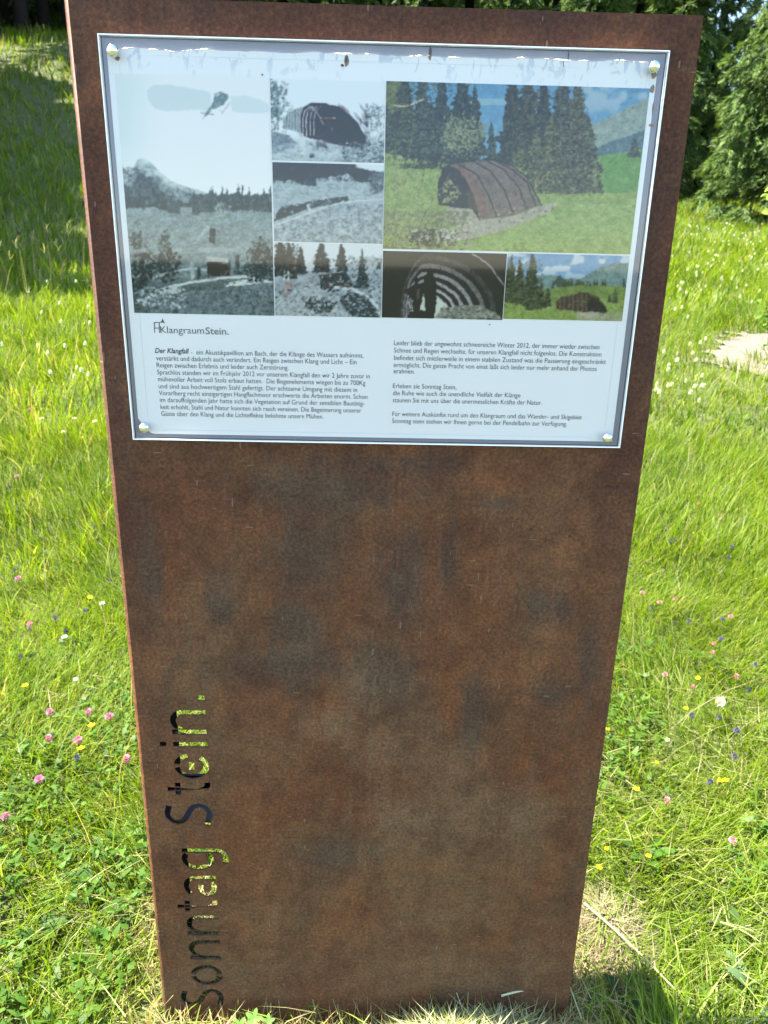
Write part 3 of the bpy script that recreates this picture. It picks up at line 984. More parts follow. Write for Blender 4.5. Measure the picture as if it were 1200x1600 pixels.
p.put(p.ell(722, 210, 34, 26, .8, 9) & (p.nz(3, 10) > .4), np.stack([112 + 44 * p.nz(4, 19), 122 + 44 * p.nz(4, 19), 92 + 30 * p.nz(4, 19)], -1))
m = y > np.interp(x, [600, 640, 690, 760, 820, 860, 1000], [238, 246, 256, 262, 300, 303, 301]) + 3 * (p.nz(6, 11) - .5)
p.put(m, np.stack([118 + 50 * p.nz(9, 12, 4, .6), 146 + 42 * p.nz(9, 12, 4, .6), 66 + 36 * p.nz(9, 12, 4, .6)], -1))
p.put((y > 240) & (y < 262 + 6 * p.nz(6, 77)) & (x > 624) & (x < 690) & (p.nz(5, 71) > .42), (38, 46, 38), .9)
arch_o = [(684, 318), (685, 282), (690, 264), (704, 258), (740, 252), (768, 250), (796, 258), (818, 274), (836, 296), (846, 321), (824, 328), (796, 338), (752, 343)]
p.put(p.poly(arch_o), np.stack([104 + 30 * p.nz(9, 13), 90 + 26 * p.nz(9, 13), 84 + 24 * p.nz(9, 13)], -1))
p.put(p.poly([(684, 320), (685, 280), (691, 265), (703, 259), (718, 266), (732, 288), (744, 318), (750, 344), (738, 332), (720, 326), (700, 322)]), (36, 32, 30))
p.put(p.poly([(703, 259), (718, 258), (738, 274), (756, 300), (768, 336), (750, 344), (742, 312), (730, 284), (716, 266)]), np.stack([112 + 30 * p.nz(8, 14), 84 + 22 * p.nz(8, 14), 76 + 16 * p.nz(8, 14)], -1))
for a, b_ in (((718, 258), (776, 338)), ((740, 252), (802, 334)), ((760, 250), (824, 328)), ((776, 252), (838, 322))):
    p.put(p.line([a, (a[0] + 26, a[1] + 14), (b_[0] - 14, b_[1] - 36), b_], 2.2), (54, 44, 42), .9)
p.put(p.line([(690, 264), (704, 257), (740, 250), (770, 249), (800, 259), (822, 276), (848, 322)], 2.0), (52, 46, 42), .9)
p.put(p.poly([(730, 300), (742, 302), (748, 330), (732, 326)]), (112, 96, 70), .5)
p.put(p.poly([(700, 324), (738, 326), (750, 344), (800, 338), (850, 320), (872, 316), (860, 330), (800, 356), (740, 372), (690, 380), (678, 372), (716, 356), (690, 340)]), np.stack([140 + 56 * p.nz(4, 16), 136 + 54 * p.nz(4, 16), 120 + 50 * p.nz(4, 16)], -1))
p.put((y > 330) & (x < 735 - (y - 330) * .5) & (p.nz(5, 17) > .44), np.stack([84 + 70 * p.nz(4, 18), 88 + 70 * p.nz(4, 18), 60 + 50 * p.nz(4, 18)], -1), .9)
p.put(p.ell(700, 366, 16, 9, .6, 8) & (p.nz(3, 29) > .45), (196, 194, 186))
p.put(p.ell(668, 372, 28, 14, .6, 3) & (p.nz(4, 50) > .40), (54, 52, 44), .9)
p.put((y > np.interp(x, [600, 690, 760, 840, 900], [420, 388, 376, 346, 318])), np.stack([124 + 46 * p.nz(7, 19), 158 + 34 * p.nz(7, 19), 76 + 40 * p.nz(7, 19)], -1), .85)
for pts in ([(622, 372), (650, 330), (690, 294), (706, 268)], [(606, 386), (622, 300), (640, 240), (646, 200)], [(640, 352), (676, 322), (700, 312)], [(612, 330), (620, 260), (616, 200)], [(650, 330), (660, 280), (668, 252)]):
    p.put(p.line(pts, 1.1), (128, 122, 88), .8)
p.put(p.ell(704, 302, 13, 18, .9, 4) & (p.nz(2.5, 31) > .46), (158, 164, 112), .9)
p.put(p.ell(634, 320, 36, 60, .8, 14) & (p.nz(2.6, 32) > .58), (156, 164, 100), .8)
p.put(p.line([(613, 165), (632, 166), (652, 160), (662, 155)], 2.6), (232, 214, 158), .9)  # yellowish reflection on the cover, painted into the print
inn = lambda a, b: not (684 < a < 850 and b > 250 + abs(a - 765) * .25)
p.dabs(700, (603, 128, 760, 262), (1, 4.5), (.8, 2.2), [(38, 46, 38), (52, 62, 50), (70, 80, 62), (92, 98, 66), (60, 74, 66)], .55, .7, lambda a, b: inn(a, b) and (a < 736 or b > 215))
p.dabs(1100, (782, 140, 942, 306), (1, 5), (.8, 2.2), [(40, 44, 32), (58, 62, 44), (82, 84, 58), (104, 104, 72), (70, 74, 56)], .55, .7, lambda a, b: inn(a, b) and abs(a - 862) < 48 + (b - 130) * .2)
p.dabs(420, (603, 128, 690, 250), (.8, 3), (.8, 2.5), [(108, 112, 66), (130, 132, 80), (86, 92, 56), (150, 146, 92)], .5, .3, lambda a, b: a < 650 or RNG.random() < .3)
p.dabs(420, (600, 250, 690, 390), (.7, 2.4), (.7, 2.4), [(136, 148, 86), (104, 116, 62), (160, 164, 104), (84, 92, 54)], .6)
p.dabs(300, (690, 190, 752, 250), (.8, 2.6), (.8, 2.2), [(124, 130, 92), (150, 152, 108), (84, 92, 66), (60, 68, 52)], .6)
p.dabs(500, (690, 300, 1000, 396), (2, 9), (.8, 2), [(120, 150, 76), (140, 168, 88), (104, 136, 66), (158, 172, 104)], .4, 0, lambda a, b: b > np.interp(a, [690, 760, 850, 900], [390, 372, 332, 306]))
p.dabs(260, (684, 318, 870, 382), (1, 3.5), (.7, 2), [(170, 166, 150), (130, 124, 108), (196, 190, 176), (100, 96, 82)], .6, -.2, lambda a, b: abs(b - np.interp(a, [684, 760, 870], [366, 344, 320])) < 14)
p.dabs(130, (640, 360, 740, 392), (1.5, 4), (1, 2.5), [(60, 58, 48), (150, 148, 140), (200, 198, 190), (90, 86, 70)], .65)
p.dabs(240, (915, 150, 1012, 242), (2, 7), (.7, 2), [(132, 152, 146), (104, 130, 136), (80, 108, 116), (150, 164, 150)], .3, -.4, lambda a, b: b > np.interp(a, [915, 950, 1012], [206, 188, 158]))
p.dabs(110, (700, 262, 846, 336), (1, 5), (1, 6), [(92, 70, 64), (120, 92, 84), (128, 84, 68)], .3)
pics.append((p, 'large colour photograph of a rusty hooped tunnel before spruce trees'))

# 6 inside the tunnel
p = Pic([(598, 392), (790, 396), (597, 497), (787, 499)], 136, 76)
x, y = p.x, p.y
p.c = np.array([38, 36, 40.]) + 14 * p.nz(12, 1)[..., None]
for k, (r, sh) in enumerate(((1.0, 92), (.86, 130), (.72, 160), (.60, 172), (.49, 190), (.40, 202))):
    cx_, rx, ry, cy__ = 655 + 14 * r, 108 * r, 104 * r, 500 - 4 * (1 - r)
    rr = np.hypot((x - cx_) / np.where(x < cx_, rx * .42, rx * 1.02), (y - cy__) / ry)
    p.put(rr < 1, (sh * .34, sh * .34, sh * .36))
    p.put((rr < .985) & (rr > .90), (sh, sh, sh * 1.02), .75)
    p.put((rr < .90) & (rr > .86), (26, 25, 28), .9)
rr = np.hypot((x - 664) / np.where(x < 664, 22, 44), (y - 500) / 38)
p.put(rr < 1, (176, 186, 176))
p.put(p.poly([(680, 497), (690, 482), (720, 476), (752, 478), (774, 488), (786, 499)]), np.stack([100 + 50 * p.nz(4, 5), 102 + 50 * p.nz(4, 5), 96 + 50 * p.nz(4, 5)], -1))
p.put(p.line([(737, 396), (760, 410), (788, 446)], 2), (190, 190, 192), .9)
for a in ((655, 414), (688, 418), (694, 441), (722, 452), (750, 444), (706, 408), (738, 420)):
    p.put(p.line([a, (a[0] - 4, a[1] + 8)], 1.1), (34, 32, 36), .8)
p.put(p.poly([(664, 430), (670, 427), (676, 431), (682, 442), (681, 470), (679, 497), (665, 497), (664, 470), (661, 452)]), (22, 21, 25))
p.put(p.ell(672, 429, 5.4, 6.4), (24, 22, 26))
p.put(p.poly([(642, 450), (648, 442), (656, 444), (661, 456), (657, 478), (656, 494), (646, 494), (646, 470), (634, 456), (633, 452)]), (30, 29, 33))
p.put(p.ell(650, 437, 4, 5), (32, 30, 34))
p.put(p.poly([(650, 452), (655, 450), (656, 468), (651, 470)]), (96, 96, 94), .8)
p.put(p.ell(659, 448, 4, 5), (60, 58, 60))
p.put(p.poly([(636, 497), (640, 487), (660, 484), (676, 490), (678, 499)]), (16, 16, 18))
p.dabs(170, (688, 476, 786, 499), (1, 3), (.7, 1.6), G(70, 96, 124, 60), .5)
pics.append((p, 'dark photograph of two people inside the hooped tunnel'))

# 7 wide view in colour
p = Pic([(791, 397), (984, 398), (788, 499), (972, 501)], 136, 76)
x, y = p.x, p.y
p.c = np.array([104, 158, 208.]) + ((y - 397) * .5)[..., None] * np.array([1, .7, .3])
p.put(sstep(.48, .64, p.nz(20, 44, 3, .6)) * sstep(446, 410, np.abs(y - 405) + 400), (212, 222, 230), .85)
p.put(y > np.interp(x, [800, 850, 866, 880, 905, 915, 940, 960, 984], [432, 430, 430, 434, 436, 430, 416, 411, 412]) + 2 * (p.nz(5, 3) - .5), np.stack([92 + 40 * p.nz(6, 4), 124 + 40 * p.nz(6, 4), 128 + 30 * p.nz(6, 4)], -1))
p.put(p.poly([(862, 446), (874, 429), (880, 434), (892, 446)]), (72, 92, 84))
for k in range(26):
    p.spruce(RNG.uniform(860, 986), RNG.uniform(434, 440), 450, 3.2, (74, 88, 70), 200 + k, 14)
p.put(y > np.interp(x, [788, 850, 872, 905, 984], [470, 454, 449, 446, 448]), np.stack([106 + 24 * p.nz(8, 5), 132 + 24 * p.nz(8, 5), 66 + 16 * p.nz(8, 5)], -1))
p.put(y > np.interp(x, [788, 830, 868, 940, 984], [470, 474, 470, 466, 470]), np.stack([122 + 30 * p.nz(6, 6), 150 + 26 * p.nz(6, 6), 72 + 20 * p.nz(6, 6)], -1))
for k, a in enumerate(((800, 398, 472, 12), (812, 402, 474, 12), (794, 412, 472, 10), (832, 388, 484, 15), (824, 420, 474, 8), (846, 440, 482, 9), (856, 450, 478, 8), (962, 452, 474, 6), (952, 460, 472, 4))):
    p.spruce(*a, (62, 72, 54), 300 + k, 34)
p.put(p.poly([(868, 484), (867, 470), (878, 464), (898, 461), (908, 456), (922, 458), (936, 466), (946, 478), (950, 486), (940, 494), (926, 490), (905, 486)]), np.stack([84 + 20 * np.sin(x * .9), 68 + 14 * np.sin(x * .9), 64 + 12 * np.sin(x * .9)], -1))
p.put(p.poly([(917, 486), (917, 470), (922, 462), (934, 467), (945, 479), (949, 486), (938, 494), (926, 490)]), (34, 31, 32))
p.put((y > 486 + 3 * p.nz(5, 7)) & (x > 900) & (p.nz(4, 8) > .36), (166, 164, 146), .8)
p.put(p.ell(922, 492, 16, 5, .5, 3), (186, 182, 168), .7)
p.dabs(420, (788, 398, 862, 484), (.8, 2.6), (.7, 1.8), [(48, 56, 42), (66, 76, 54), (88, 94, 64), (60, 70, 56)], .55, .5, lambda a, b: a < 850 and b > 402 + abs((a - 832) % 22 - 11) * 1.2)
p.dabs(260, (788, 450, 975, 500), (2, 7), (.6, 1.5), [(108, 138, 66), (130, 156, 78), (94, 122, 58), (148, 160, 96)], .35)
pics.append((p, 'small colour photograph of the tunnel lying in a green valley'))
for p, lb in pics:
    lum = p.c.mean(-1, keepdims=True)
    dark_part = np.clip((195 - lum) / 70, 0, 1)
    for _ in range(1):
        q_ = np.pad(p.c, ((1, 1), (1, 1), (0, 0)), 'edge')
        p.c = (q_[1:-1, 1:-1] * 2 + q_[:-2, 1:-1] + q_[2:, 1:-1] + q_[1:-1, :-2] + q_[1:-1, 2:]) / 6
    det = (fbm(p.px / 2.6, p.py / 2.6, 601, 3) - .5) * .30 + (fbm(p.px / 6, p.py / 6, 603, 3) - .5) * .25
    p.c = p.c * (1 + dark_part * det[..., None])
    if 'colour' not in lb:
        p.c = 150 + (p.c - 150) * (1 + .28 * (p.c < 150))
    if 'colour' in lb:
        grey = p.c.mean(-1, keepdims=True)
        p.c = (grey + (p.c - grey) * .84) * .87
    p.build(cover, lb)

# ------------------------------------------------------------------ printed text
def text_part(name, runs, parent):
    """Lines of print as one flat mesh. runs: (text, left px, right px, size m, shear, bold, material slot)."""
    vs, fs, mats = [], [], []
    for body, (lx, ly), (rx_, ry), size, shear, bold, slot in runs:
        cu = bpy.data.curves.new('print', 'FONT')
        cu.body, cu.size, cu.shear, cu.offset = body, 1.0, shear, bold
        cu.resolution_u = 3
        tmp = bpy.data.objects.new('print', cu)
        COL.objects.link(tmp)
        me = bpy.data.meshes.new_from_object(tmp.evaluated_get(bpy.context.evaluated_depsgraph_get()))
        bpy.data.objects.remove(tmp)
        bpy.data.curves.remove(cu)
        P = np.array([v.co[:] for v in me.vertices])
        xa, za = on_plate(lx, ly, YP)
        xb, zb = on_plate(rx_, ry, YP)
        k = (xb - xa) / (P[:, 0].max() - P[:, 0].min())
        o = len(vs)
        vs += [(xa + (a - P[:, 0].min()) * k, YP - .0003, (za + zb) / 2 + b * size) for a, b, _ in P]
        for f in me.polygons:
            fs.append(tuple(i + o for i in f.vertices))
            mats.append(slot)
        bpy.data.meshes.remove(me)
    me = bpy.data.meshes.new(name)
    me.from_pydata(vs, [], fs)
    me.polygons.foreach_set('use_smooth', np.zeros(len(fs), bool))
    me.materials.append(M['text'])
    me.materials.append(M['pale_text'])
    me.polygons.foreach_set('material_index', mats)
    return link(bpy.data.objects.new(name, me), parent)


bpy.context.view_layer.update()
SZ = .0086
LB = -.004
left_x0 = (242.3, 244, 245, 245.7, 247, 248, 248.5, 250, 251, 252)
left_y0 = (551, 562.5, 573.5, 584.2, 595, 606, 616.5, 627.2, 638.2, 648.9)
left_x1 = (567.8, 557, 451, 578, 571, 558, 574, 569.5, 564.6, 505.5)
left_t = ("", "verstärkt und dadurch auch verändert. Ein Reigen zwischen Klang und Licht – Ein", "Reigen zwischen Erlebnis und leider auch Zerstörung.",
          "Sprachlos standen wir im Frühjahr 2012 vor unserem Klangfall den wir 2 Jahre zuvor in", "mühevoller Arbeit voll Stolz erbaut hatten.  Die Bogenelemente wiegen bis zu 700Kg",
          "und sind aus hochwertigem Stahl gefertigt. Der achtsame Umgang mit diesem in", "Vorarlberg recht einzigartigen Hangflachmoor erschwerte die Arbeiten enorm. Schon",
          "im darauffolgenden Jahr hatte sich die Vegetation auf Grund der sensiblen Bautätig-", "keit erhohlt, Stahl und Natur konnten sich rasch vereinen. Die Begeisterung unserer",
          "Gäste über den Klang und die Lichteffekte belohnte unsere Mühen.")
runs = [("Der Klangfall", (242.3, 551), (295.5, 552.6), SZ, .22, .016, 0), ("-  ein Akustikpavillion am Bach, der die Klänge des Wassers aufnimmt,", (298.5, 552.7), (567.8, 560), SZ, 0, LB, 0)]
SL = .0235
runs += [(b, (a, y_), (c, y_ + (c - a) * SL), SZ, 0, LB, 0) for b, a, y_, c in list(zip(left_t, left_x0, left_y0, left_x1))[1:]]
text_part('text_block', runs, cover)
RT = (("Leider blieb der ungewohnt schneereiche Winter 2012, der immer wieder zwischen", 615.6, 539.6, 936.4), ("Schnee und Regen wechselte, für unseren Klangfall nicht folgenlos. Die Konstruktion", 615.6, 551, 939.4),
      ("befindet sich mittlerweile in einem stabilen Zustand was die Passierung eingeschränkt", 615.6, 562.6, 946.4), ("ermöglicht. Die ganze Pracht von einst läßt sich leider nur mehr anhand der Photos", 614.8, 573.8, 932), ("erahnen.", 614.8, 583.2, 648),
      ("Erleben sie Sonntag Stein,", 614, 606.4, 713), ("die Ruhe wie auch die unendliche Vielfalt der Klänge", 613.8, 617.4, 813), ("staunen Sie mit uns über die unermesslichen Kräfte der Natur.", 613.6, 628.4, 846.5),
      ("Für weitere Auskünfte rund um den Klangraum und das Wander- und Skigebiet", 613, 650, 909), ("Sonntag stein stehen wir Ihnen gerne bei der Pendelbahn zur Verfügung.", 612.6, 660.8, 885.4))
text_part('text_block', [(b, (a, y_), (c, y_ + (c - a) * .018), SZ, 0, LB, 0) for b, a, y_, c in RT], cover)
logo = text_part('logo', [("Klangraum", (250.9, 520), (319.1, 521.8), .0118, 0, -.006, 0), ("Stein.", (321.4, 521.8), (357.6, 523), .0118, 0, .012, 1)], cover)
mb = MB()
c_ = lambda a, b_: on_plate(230 + a / 6.316, 490 + b_ / 6.316, YP)
for a, b_, w in (((70, 84), (74, 188), 6), ((66, 87), (122, 88), 6), ((119, 88), (121, 190), 6), ((72, 142), (121, 143), 6)):
    A, B = c_(*a), c_(*b_)
    o = stroke([A, B], .0009)
    mb.add([(u, YP - .0003, v) for u, v in o], [(0, 1, 2, 3)])
hp = [c_(*q_) for q_ in ((122, 88), (136, 80), (146, 66), (153, 46), (160, 66), (166, 82), (178, 102), (160, 90), (146, 88), (132, 90))]
mb.add([(u, YP - .0003, v) for u, v in hp], [(0, 1, 2, 3, 4, 8, 9), (4, 5, 6, 7, 8)])
mb.build('horn_emblem', M['text'], cover)


# ------------------------------------------------------------------ grass
def blades(P, h, w, az, tilt, curl, col, segs, twist=None):
    """Curved tapering blades: arrays of roots P (n,3), lengths, widths, leaning direction, tilt and curl (radians), colours."""
    n = len(P)
    lean = np.stack([np.cos(az), np.sin(az), np.zeros(n)], 1)
    fa = az + np.pi / 2 + (RNG.normal(0, .7, n) if twist is None else twist)
    side = np.stack([np.cos(fa), np.sin(fa), np.zeros(n)], 1)
    pos, V = P.astype(float).copy(), []
    for k in range(segs + 1):
        t = k / segs
        if k < segs:
            wd = (w * (1 - .75 * t ** 1.5) * .5)[:, None]
            V += [pos - side * wd, pos + side * wd]
        else:
            V += [pos.copy()]
        th = tilt + curl * (t + .5 / segs)
        pos = pos + (lean * np.sin(th)[:, None] + np.array([0, 0, 1.0]) * np.cos(th)[:, None]) * (h / segs)[:, None]
    m = 2 * segs + 1
    V = np.stack(V, 1).reshape(-1, 3)
    base = np.arange(n)[:, None] * m
    Fs = [np.concatenate([base + 2 * k, base + 2 * k + 1, base + 2 * k + 3, base + 2 * k + 2], 1) for k in range(segs - 1)]
    tri = np.concatenate([base + 2 * segs - 2, base + 2 * segs - 1, base + 2 * segs], 1)
    return V, Fs, tri, np.repeat(col, m, 0)


class Tuft:
    """Gathers blade batches into one mesh."""
    def __init__(s):
        s.V, s.Q, s.T, s.C, s.n = [], [], [], [], 0

    def add(s, V, Fs, tri, C):
        s.V.append(V)
        s.C.append(C)
        s.Q += [f + s.n for f in Fs]
        s.T.append(tri + s.n)
        s.n += len(V)

    def build(s, name, mat, parent=None):
        Fs = ([np.concatenate(s.Q)] if s.Q else []) + [np.concatenate(s.T)]
        return obj_np(name, np.concatenate(s.V), Fs, mat, parent, np.concatenate(s.C))


def grass_colour(x, y, n):
    big = fbm(x * .9 + 7, y * .9 + 7, 31, 3)[:, None]
    sml = fbm(x * 5 + 3, y * 5 + 3, 32, 3)[:, None]
    deep, fresh, pale = np.array([.060, .125, .010]), np.array([.145, .219, .011]), np.array([.26, .295, .085])
    c = deep + (fresh - deep) * np.clip(1.5 * (big * .5 + sml * .5) - .05 + RNG.normal(0, .28, (n, 1)), 0, 1)
    k = (RNG.random((n, 1)) < .16 + .22 * (sml - .5)) * RNG.uniform(.4, 1, (n, 1))
    c = c + (pale - c) * k
    dry = RNG.random((n, 1)) < .035
    c = np.where(dry, np.array([.30, .24, .11]) * RNG.uniform(.6, 1.1, (n, 1)), c)
    return np.clip(c * RNG.uniform(.82, 1.18, (n, 1)), .005, .6)


def scatter(d0, d1, density, half_az=34):
    half_az = 52 if d1 < 2.5 else 44 if d1 < 6 else 38
    """Random points on the meadow in a ring sector seen from the camera; density per square metre."""
    n = int(density * math.radians(2 * half_az) / 2 * (d1 * d1 - d0 * d0))
    r = np.sqrt(RNG.uniform(d0 * d0, d1 * d1, n))
    a = RNG.uniform(-math.radians(half_az), math.radians(half_az), n) + YAW
    x, y = CAM[0] + r * np.sin(a), CAM[1] + r * np.cos(a)
    hidden = (np.abs(a - .014) < math.radians(15)) & (r > 2.2)          # straight behind the plate: thinner
    keep = ~hidden | (RNG.random(n) < .35)
    keep &= ~path_mask(x, y) | (RNG.random(n) < .75 * sstep(.45, .62, fbm(x * 3.2, y * 3.2, 71, 3)))
    keep &= ~((np.abs(x) < PW + .004) & (y > -.012) & (y < .012)) & ~((np.abs(x + PW) < .012) & (y > -.01) & (y < DEPTH + .01))
    return x[keep], y[keep]


def dry_zone(x, y):
    """Trampled, dried grass hugging the foot of the stele."""
    dx = np.maximum(np.abs(x) - PW, 0)
    dy = np.where(y < 0, -y, np.maximum(y - .20, 0))
    d = np.hypot(dx, dy * 1.1) + .11 * (fbm(x * 7, y * 7, 44, 3) - .5) + np.where((x > 0) & (y < 0), .0, 0)
    front_ = sstep(-.30, -.20, y) * sstep(.47, .40, np.abs(x)) * (y < 0)
    return np.maximum(sstep(.16, .03, d), front_)


g = Tuft()
for d0, d1, dens, hh, ww, segs in ((.55, 1.0, 15000, (.05, .10), .0034, 3), (1.0, 1.7, 15000, (.05, .12), .0033, 3), (1.7, 3.0, 11500, (.06, .15), .0034, 3), (3.0, 5.0, 4800, (.08, .19), .0052, 2),
                                   (5.0, 9.0, 1500, (.11, .23), .0088, 2), (9.0, 16.0, 420, (.12, .28), .018, 2), (16.0, 30.0, 130, (.12, .30), .03, 1)):
    x, y = scatter(d0, d1, dens)
    if d1 < 2:
        dz = dry_zone(x, y)
        k = RNG.random(len(x)) > dz * .95
        x, y = x[k], y[k]
    n = len(x)
    clump = fbm(x * 6, y * 6, 55, 3)
    swirl = 6.283 * 1.6 * fbm(x * 2.2 + 4, y * 2.2, 61, 2)
    az = swirl + RNG.normal(0, 1.0, n)
    by_path = sstep(2.2, 1.2, np.hypot(np.maximum(PATH_C[0] - .6 - x, 0) * 1.6, y - PATH_C[1] + .9))
    h = (1 - .45 * by_path) * RNG.uniform(hh[0], hh[1], n) * (.55 + .9 * clump) * (1 + .35 * (RNG.random(n) < .06))
    near = d1 < 3.5
    tilt = np.abs(RNG.normal(.35 if near else .18, .33 if near else .2, n))
    curl = RNG.uniform(.2, 1.5 if near else .9, n)
    wide = np.where(RNG.random(n) < .10, 1.8, 1.0)
    w = ww * RNG.uniform(.55, 1.2, n) * wide
    P = np.stack([x, y, height(x, y) - .006], 1)
    g.add(*blades(P, h, w, az, tilt, curl, grass_colour(x, y, n), segs))
# clippings lying across the near turf
x, y = scatter(.6, 2.2, 1300)
n = len(x)
c = np.where(RNG.random((n, 1)) < .5, np.array([.32, .32, .14]), np.array([.20, .28, .05])) * RNG.uniform(.7, 1.2, (n, 1))
P = np.stack([x, y, height(x, y) + RNG.uniform(.015, .055, n)], 1)
g.add(*blades(P, RNG.uniform(.04, .12, n), RNG.uniform(.0015, .003, n), RNG.uniform(0, 6.28, n), RNG.uniform(1.2, 1.6, n), RNG.uniform(-.2, .35, n), c, 2))
# small leaves of clover and herbs between the blades
x, y = scatter(.6, 2.4, 1500)
k = (RNG.random(len(x)) < sstep(.42, .62, fbm(x * 3.1 + 2, y * 3.1, 81, 3))) & (dry_zone(x, y) < .5)
x, y = x[k], y[k]
n = len(x)
for s in range(3):
    P = np.stack([x, y, height(x, y) + RNG.uniform(.02, .06, n)], 1)
    c = (np.array([.05, .125, .018]) + RNG.random((n, 1)) * np.array([.06, .08, .012])) * RNG.uniform(.7, 1.15, (n, 1))
    g.add(*blades(P, RNG.uniform(.012, .026, n), RNG.uniform(.009, .015, n), RNG.uniform(0, 6.28, n) + s * 2.1, RNG.uniform(.7, 1.4, n), RNG.uniform(.1, .6, n), c, 3, RNG.normal(0, .2, n)))
# dead stems and last year's straw
x, y = scatter(1.2, 7.0, 26)
n = len(x)
P = np.stack([x, y, height(x, y)], 1)
g.add(*blades(P, RNG.uniform(.15, .34, n), RNG.uniform(.002, .004, n) * np.clip(np.hypot(x, y) / 2, 1, 3), RNG.uniform(0, 6.28, n), np.abs(RNG.normal(.3, .3, n)), RNG.uniform(0, .7, n), np.array([.34, .30, .15]) * RNG.uniform(.6, 1.1, (n, 1)), 3))
# taller flowering grass at the edge of the shade on the left
x, y = scatter(8.8, 12.0, 16)
k = (x < -2.5)
x, y = x[k], y[k]
n = len(x)
P = np.stack([x, y, height(x, y)], 1)
az = RNG.uniform(0, 6.28, n)
hgt = RNG.uniform(.35, .75, n)
g.add(*blades(P, hgt, np.full(n, .010), az, np.full(n, .08), RNG.uniform(0, .5, n), np.tile([.20, .22, .08], (n, 1)), 3))
for s in range(4):
    top = P + np.stack([np.cos(az) * hgt * .2, np.sin(az) * hgt * .2, hgt * (.90 + .03 * s)], 1)
    g.add(*blades(top, np.full(n, .09), np.full(n, .011), az + s * 1.6, np.full(n, .5), np.full(n, .3), np.tile([.22, .22, .12], (n, 1)), 2))
meadow = g.build('meadow_grass', M['grass'])
tag(meadow, 'green and yellow meadow grass growing all round the rusty stele', 'grass', kind='stuff')

# dried trampled grass round the foot
g = Tuft()
n = 26000
x, y = RNG.uniform(-.62, .62, n), RNG.uniform(-.22, .42, n)
k = (RNG.random(n) < dry_zone(x, y)) & ~((np.abs(x) < PW + .003) & (y > -.006) & (y < .010)) & ~((np.abs(x + PW) < .006) & (y > -.006) & (y < DEPTH + .004))
x, y = x[k], y[k]
n = len(x)
straw, tan_, green = np.array([.40, .31, .15]), np.array([.26, .15, .055]), np.array([.16, .21, .035])
c = straw + (tan_ - straw) * np.clip(RNG.normal(.45, .4, (n, 1)), 0, 1)
c = np.where(RNG.random((n, 1)) < .22 + .12 * (x[:, None] < -.3), green, c) * RNG.uniform(.6, 1.25, (n, 1))
P = np.stack([x, y, height(x, y) + RNG.uniform(-.004, .022, n)], 1)
flat = RNG.random(n) < .55
g.add(*blades(P, RNG.uniform(.02, .055, n), RNG.uniform(.0009, .0022, n), RNG.uniform(0, 6.28, n), np.where(flat, RNG.uniform(1.1, 1.6, n), np.abs(RNG.normal(.3, .35, n))), RNG.uniform(-.2, .8, n), c, 3))
tag(g.build('dry_grass', M['hay']), 'tan dried grass trodden flat round the foot of the stele', 'dry grass', kind='stuff')


# heaps of cut hay
def hay(cx_, cy__, rx, ry, top, n, label, pale, seed, pc=(.40, .40, .22), ln=(.04, .13), spread=1.2):
    g = Tuft()
    a, r = RNG.uniform(0, 6.28, n), np.sqrt(RNG.random(n))
    x, y = cx_ + rx * r * np.cos(a), cy__ + ry * r * np.sin(a)
    k = ~((np.abs(x) < PW + .004) & (y > -.008) & (y < .012))
    x, y, r = x[k], y[k], r[k]
    n = len(x)
    dome = top * (1 - r ** 2) * (.6 + .8 * fbm(x * 14, y * 14, seed, 3))
    P = np.stack([x, y, height(x, y) + dome * RNG.uniform(.25, 1.0, n) ** .5], 1)
    c = np.where(RNG.random((n, 1)) < pale, np.array(pc), np.array([.20, .24, .06])) * RNG.uniform(.55, 1.15, (n, 1))
    g.add(*blades(P, RNG.uniform(*ln, n), RNG.uniform(.0011, .0026, n), np.where(RNG.random(n) < .5, 0, np.pi) + RNG.normal(0, spread, n), RNG.normal(1.48, .17, n), RNG.uniform(-.35, .35, n), c, 3))
    o = g.build('hay_heap', M['hay'])
    return tag(o, label, 'hay', kind='stuff')


hx = on_ground(735, 1585)
hay(hx[0], -.090, .175, .088, .070, 8000, 'heap of pale green cut hay against the front of the stele', .62, 3, ln=(.025, .085), spread=.7)
hx = on_ground(955, 1462)
hay(hx[0] - .012, hx[1], .080, .105, .04, 3200, 'greyish hay lying beside the right edge of the stele', .8, 4, (.25, .21, .13), (.02, .07))


# single straws
def straw(a, b_, up, rad, col, label):
    A, B = on_ground(*a, up), on_ground(*b_, up)
    mb = MB()
    mid = [((A[0] * (1 - t) + B[0] * t), (A[1] * (1 - t) + B[1] * t), (A[2] * (1 - t) + B[2] * t) + up + .006 * math.sin(t * math.pi)) for t in np.linspace(0, 1, 7)]
    mb.tube(mid, [rad * (1 - .4 * t) for t in np.linspace(0, 1, 7)], 6, col)
    tag(mb.build('straw', M['hay'], None, True, True), label, 'straw')


straw((912, 1418), (1054, 1556), .05, .0022, (.50, .45, .24), 'long pale straw lying across the hay right of the stele')
straw((1124, 1446), (1188, 1484), .05, .0018, (.34, .36, .12), 'short green stalk lying in the grass away from the stele')
straw((783, 1560), (866, 1549), .062, .0020, (.50, .50, .30), 'straw sticking out of the hay heap at the foot of the stele')


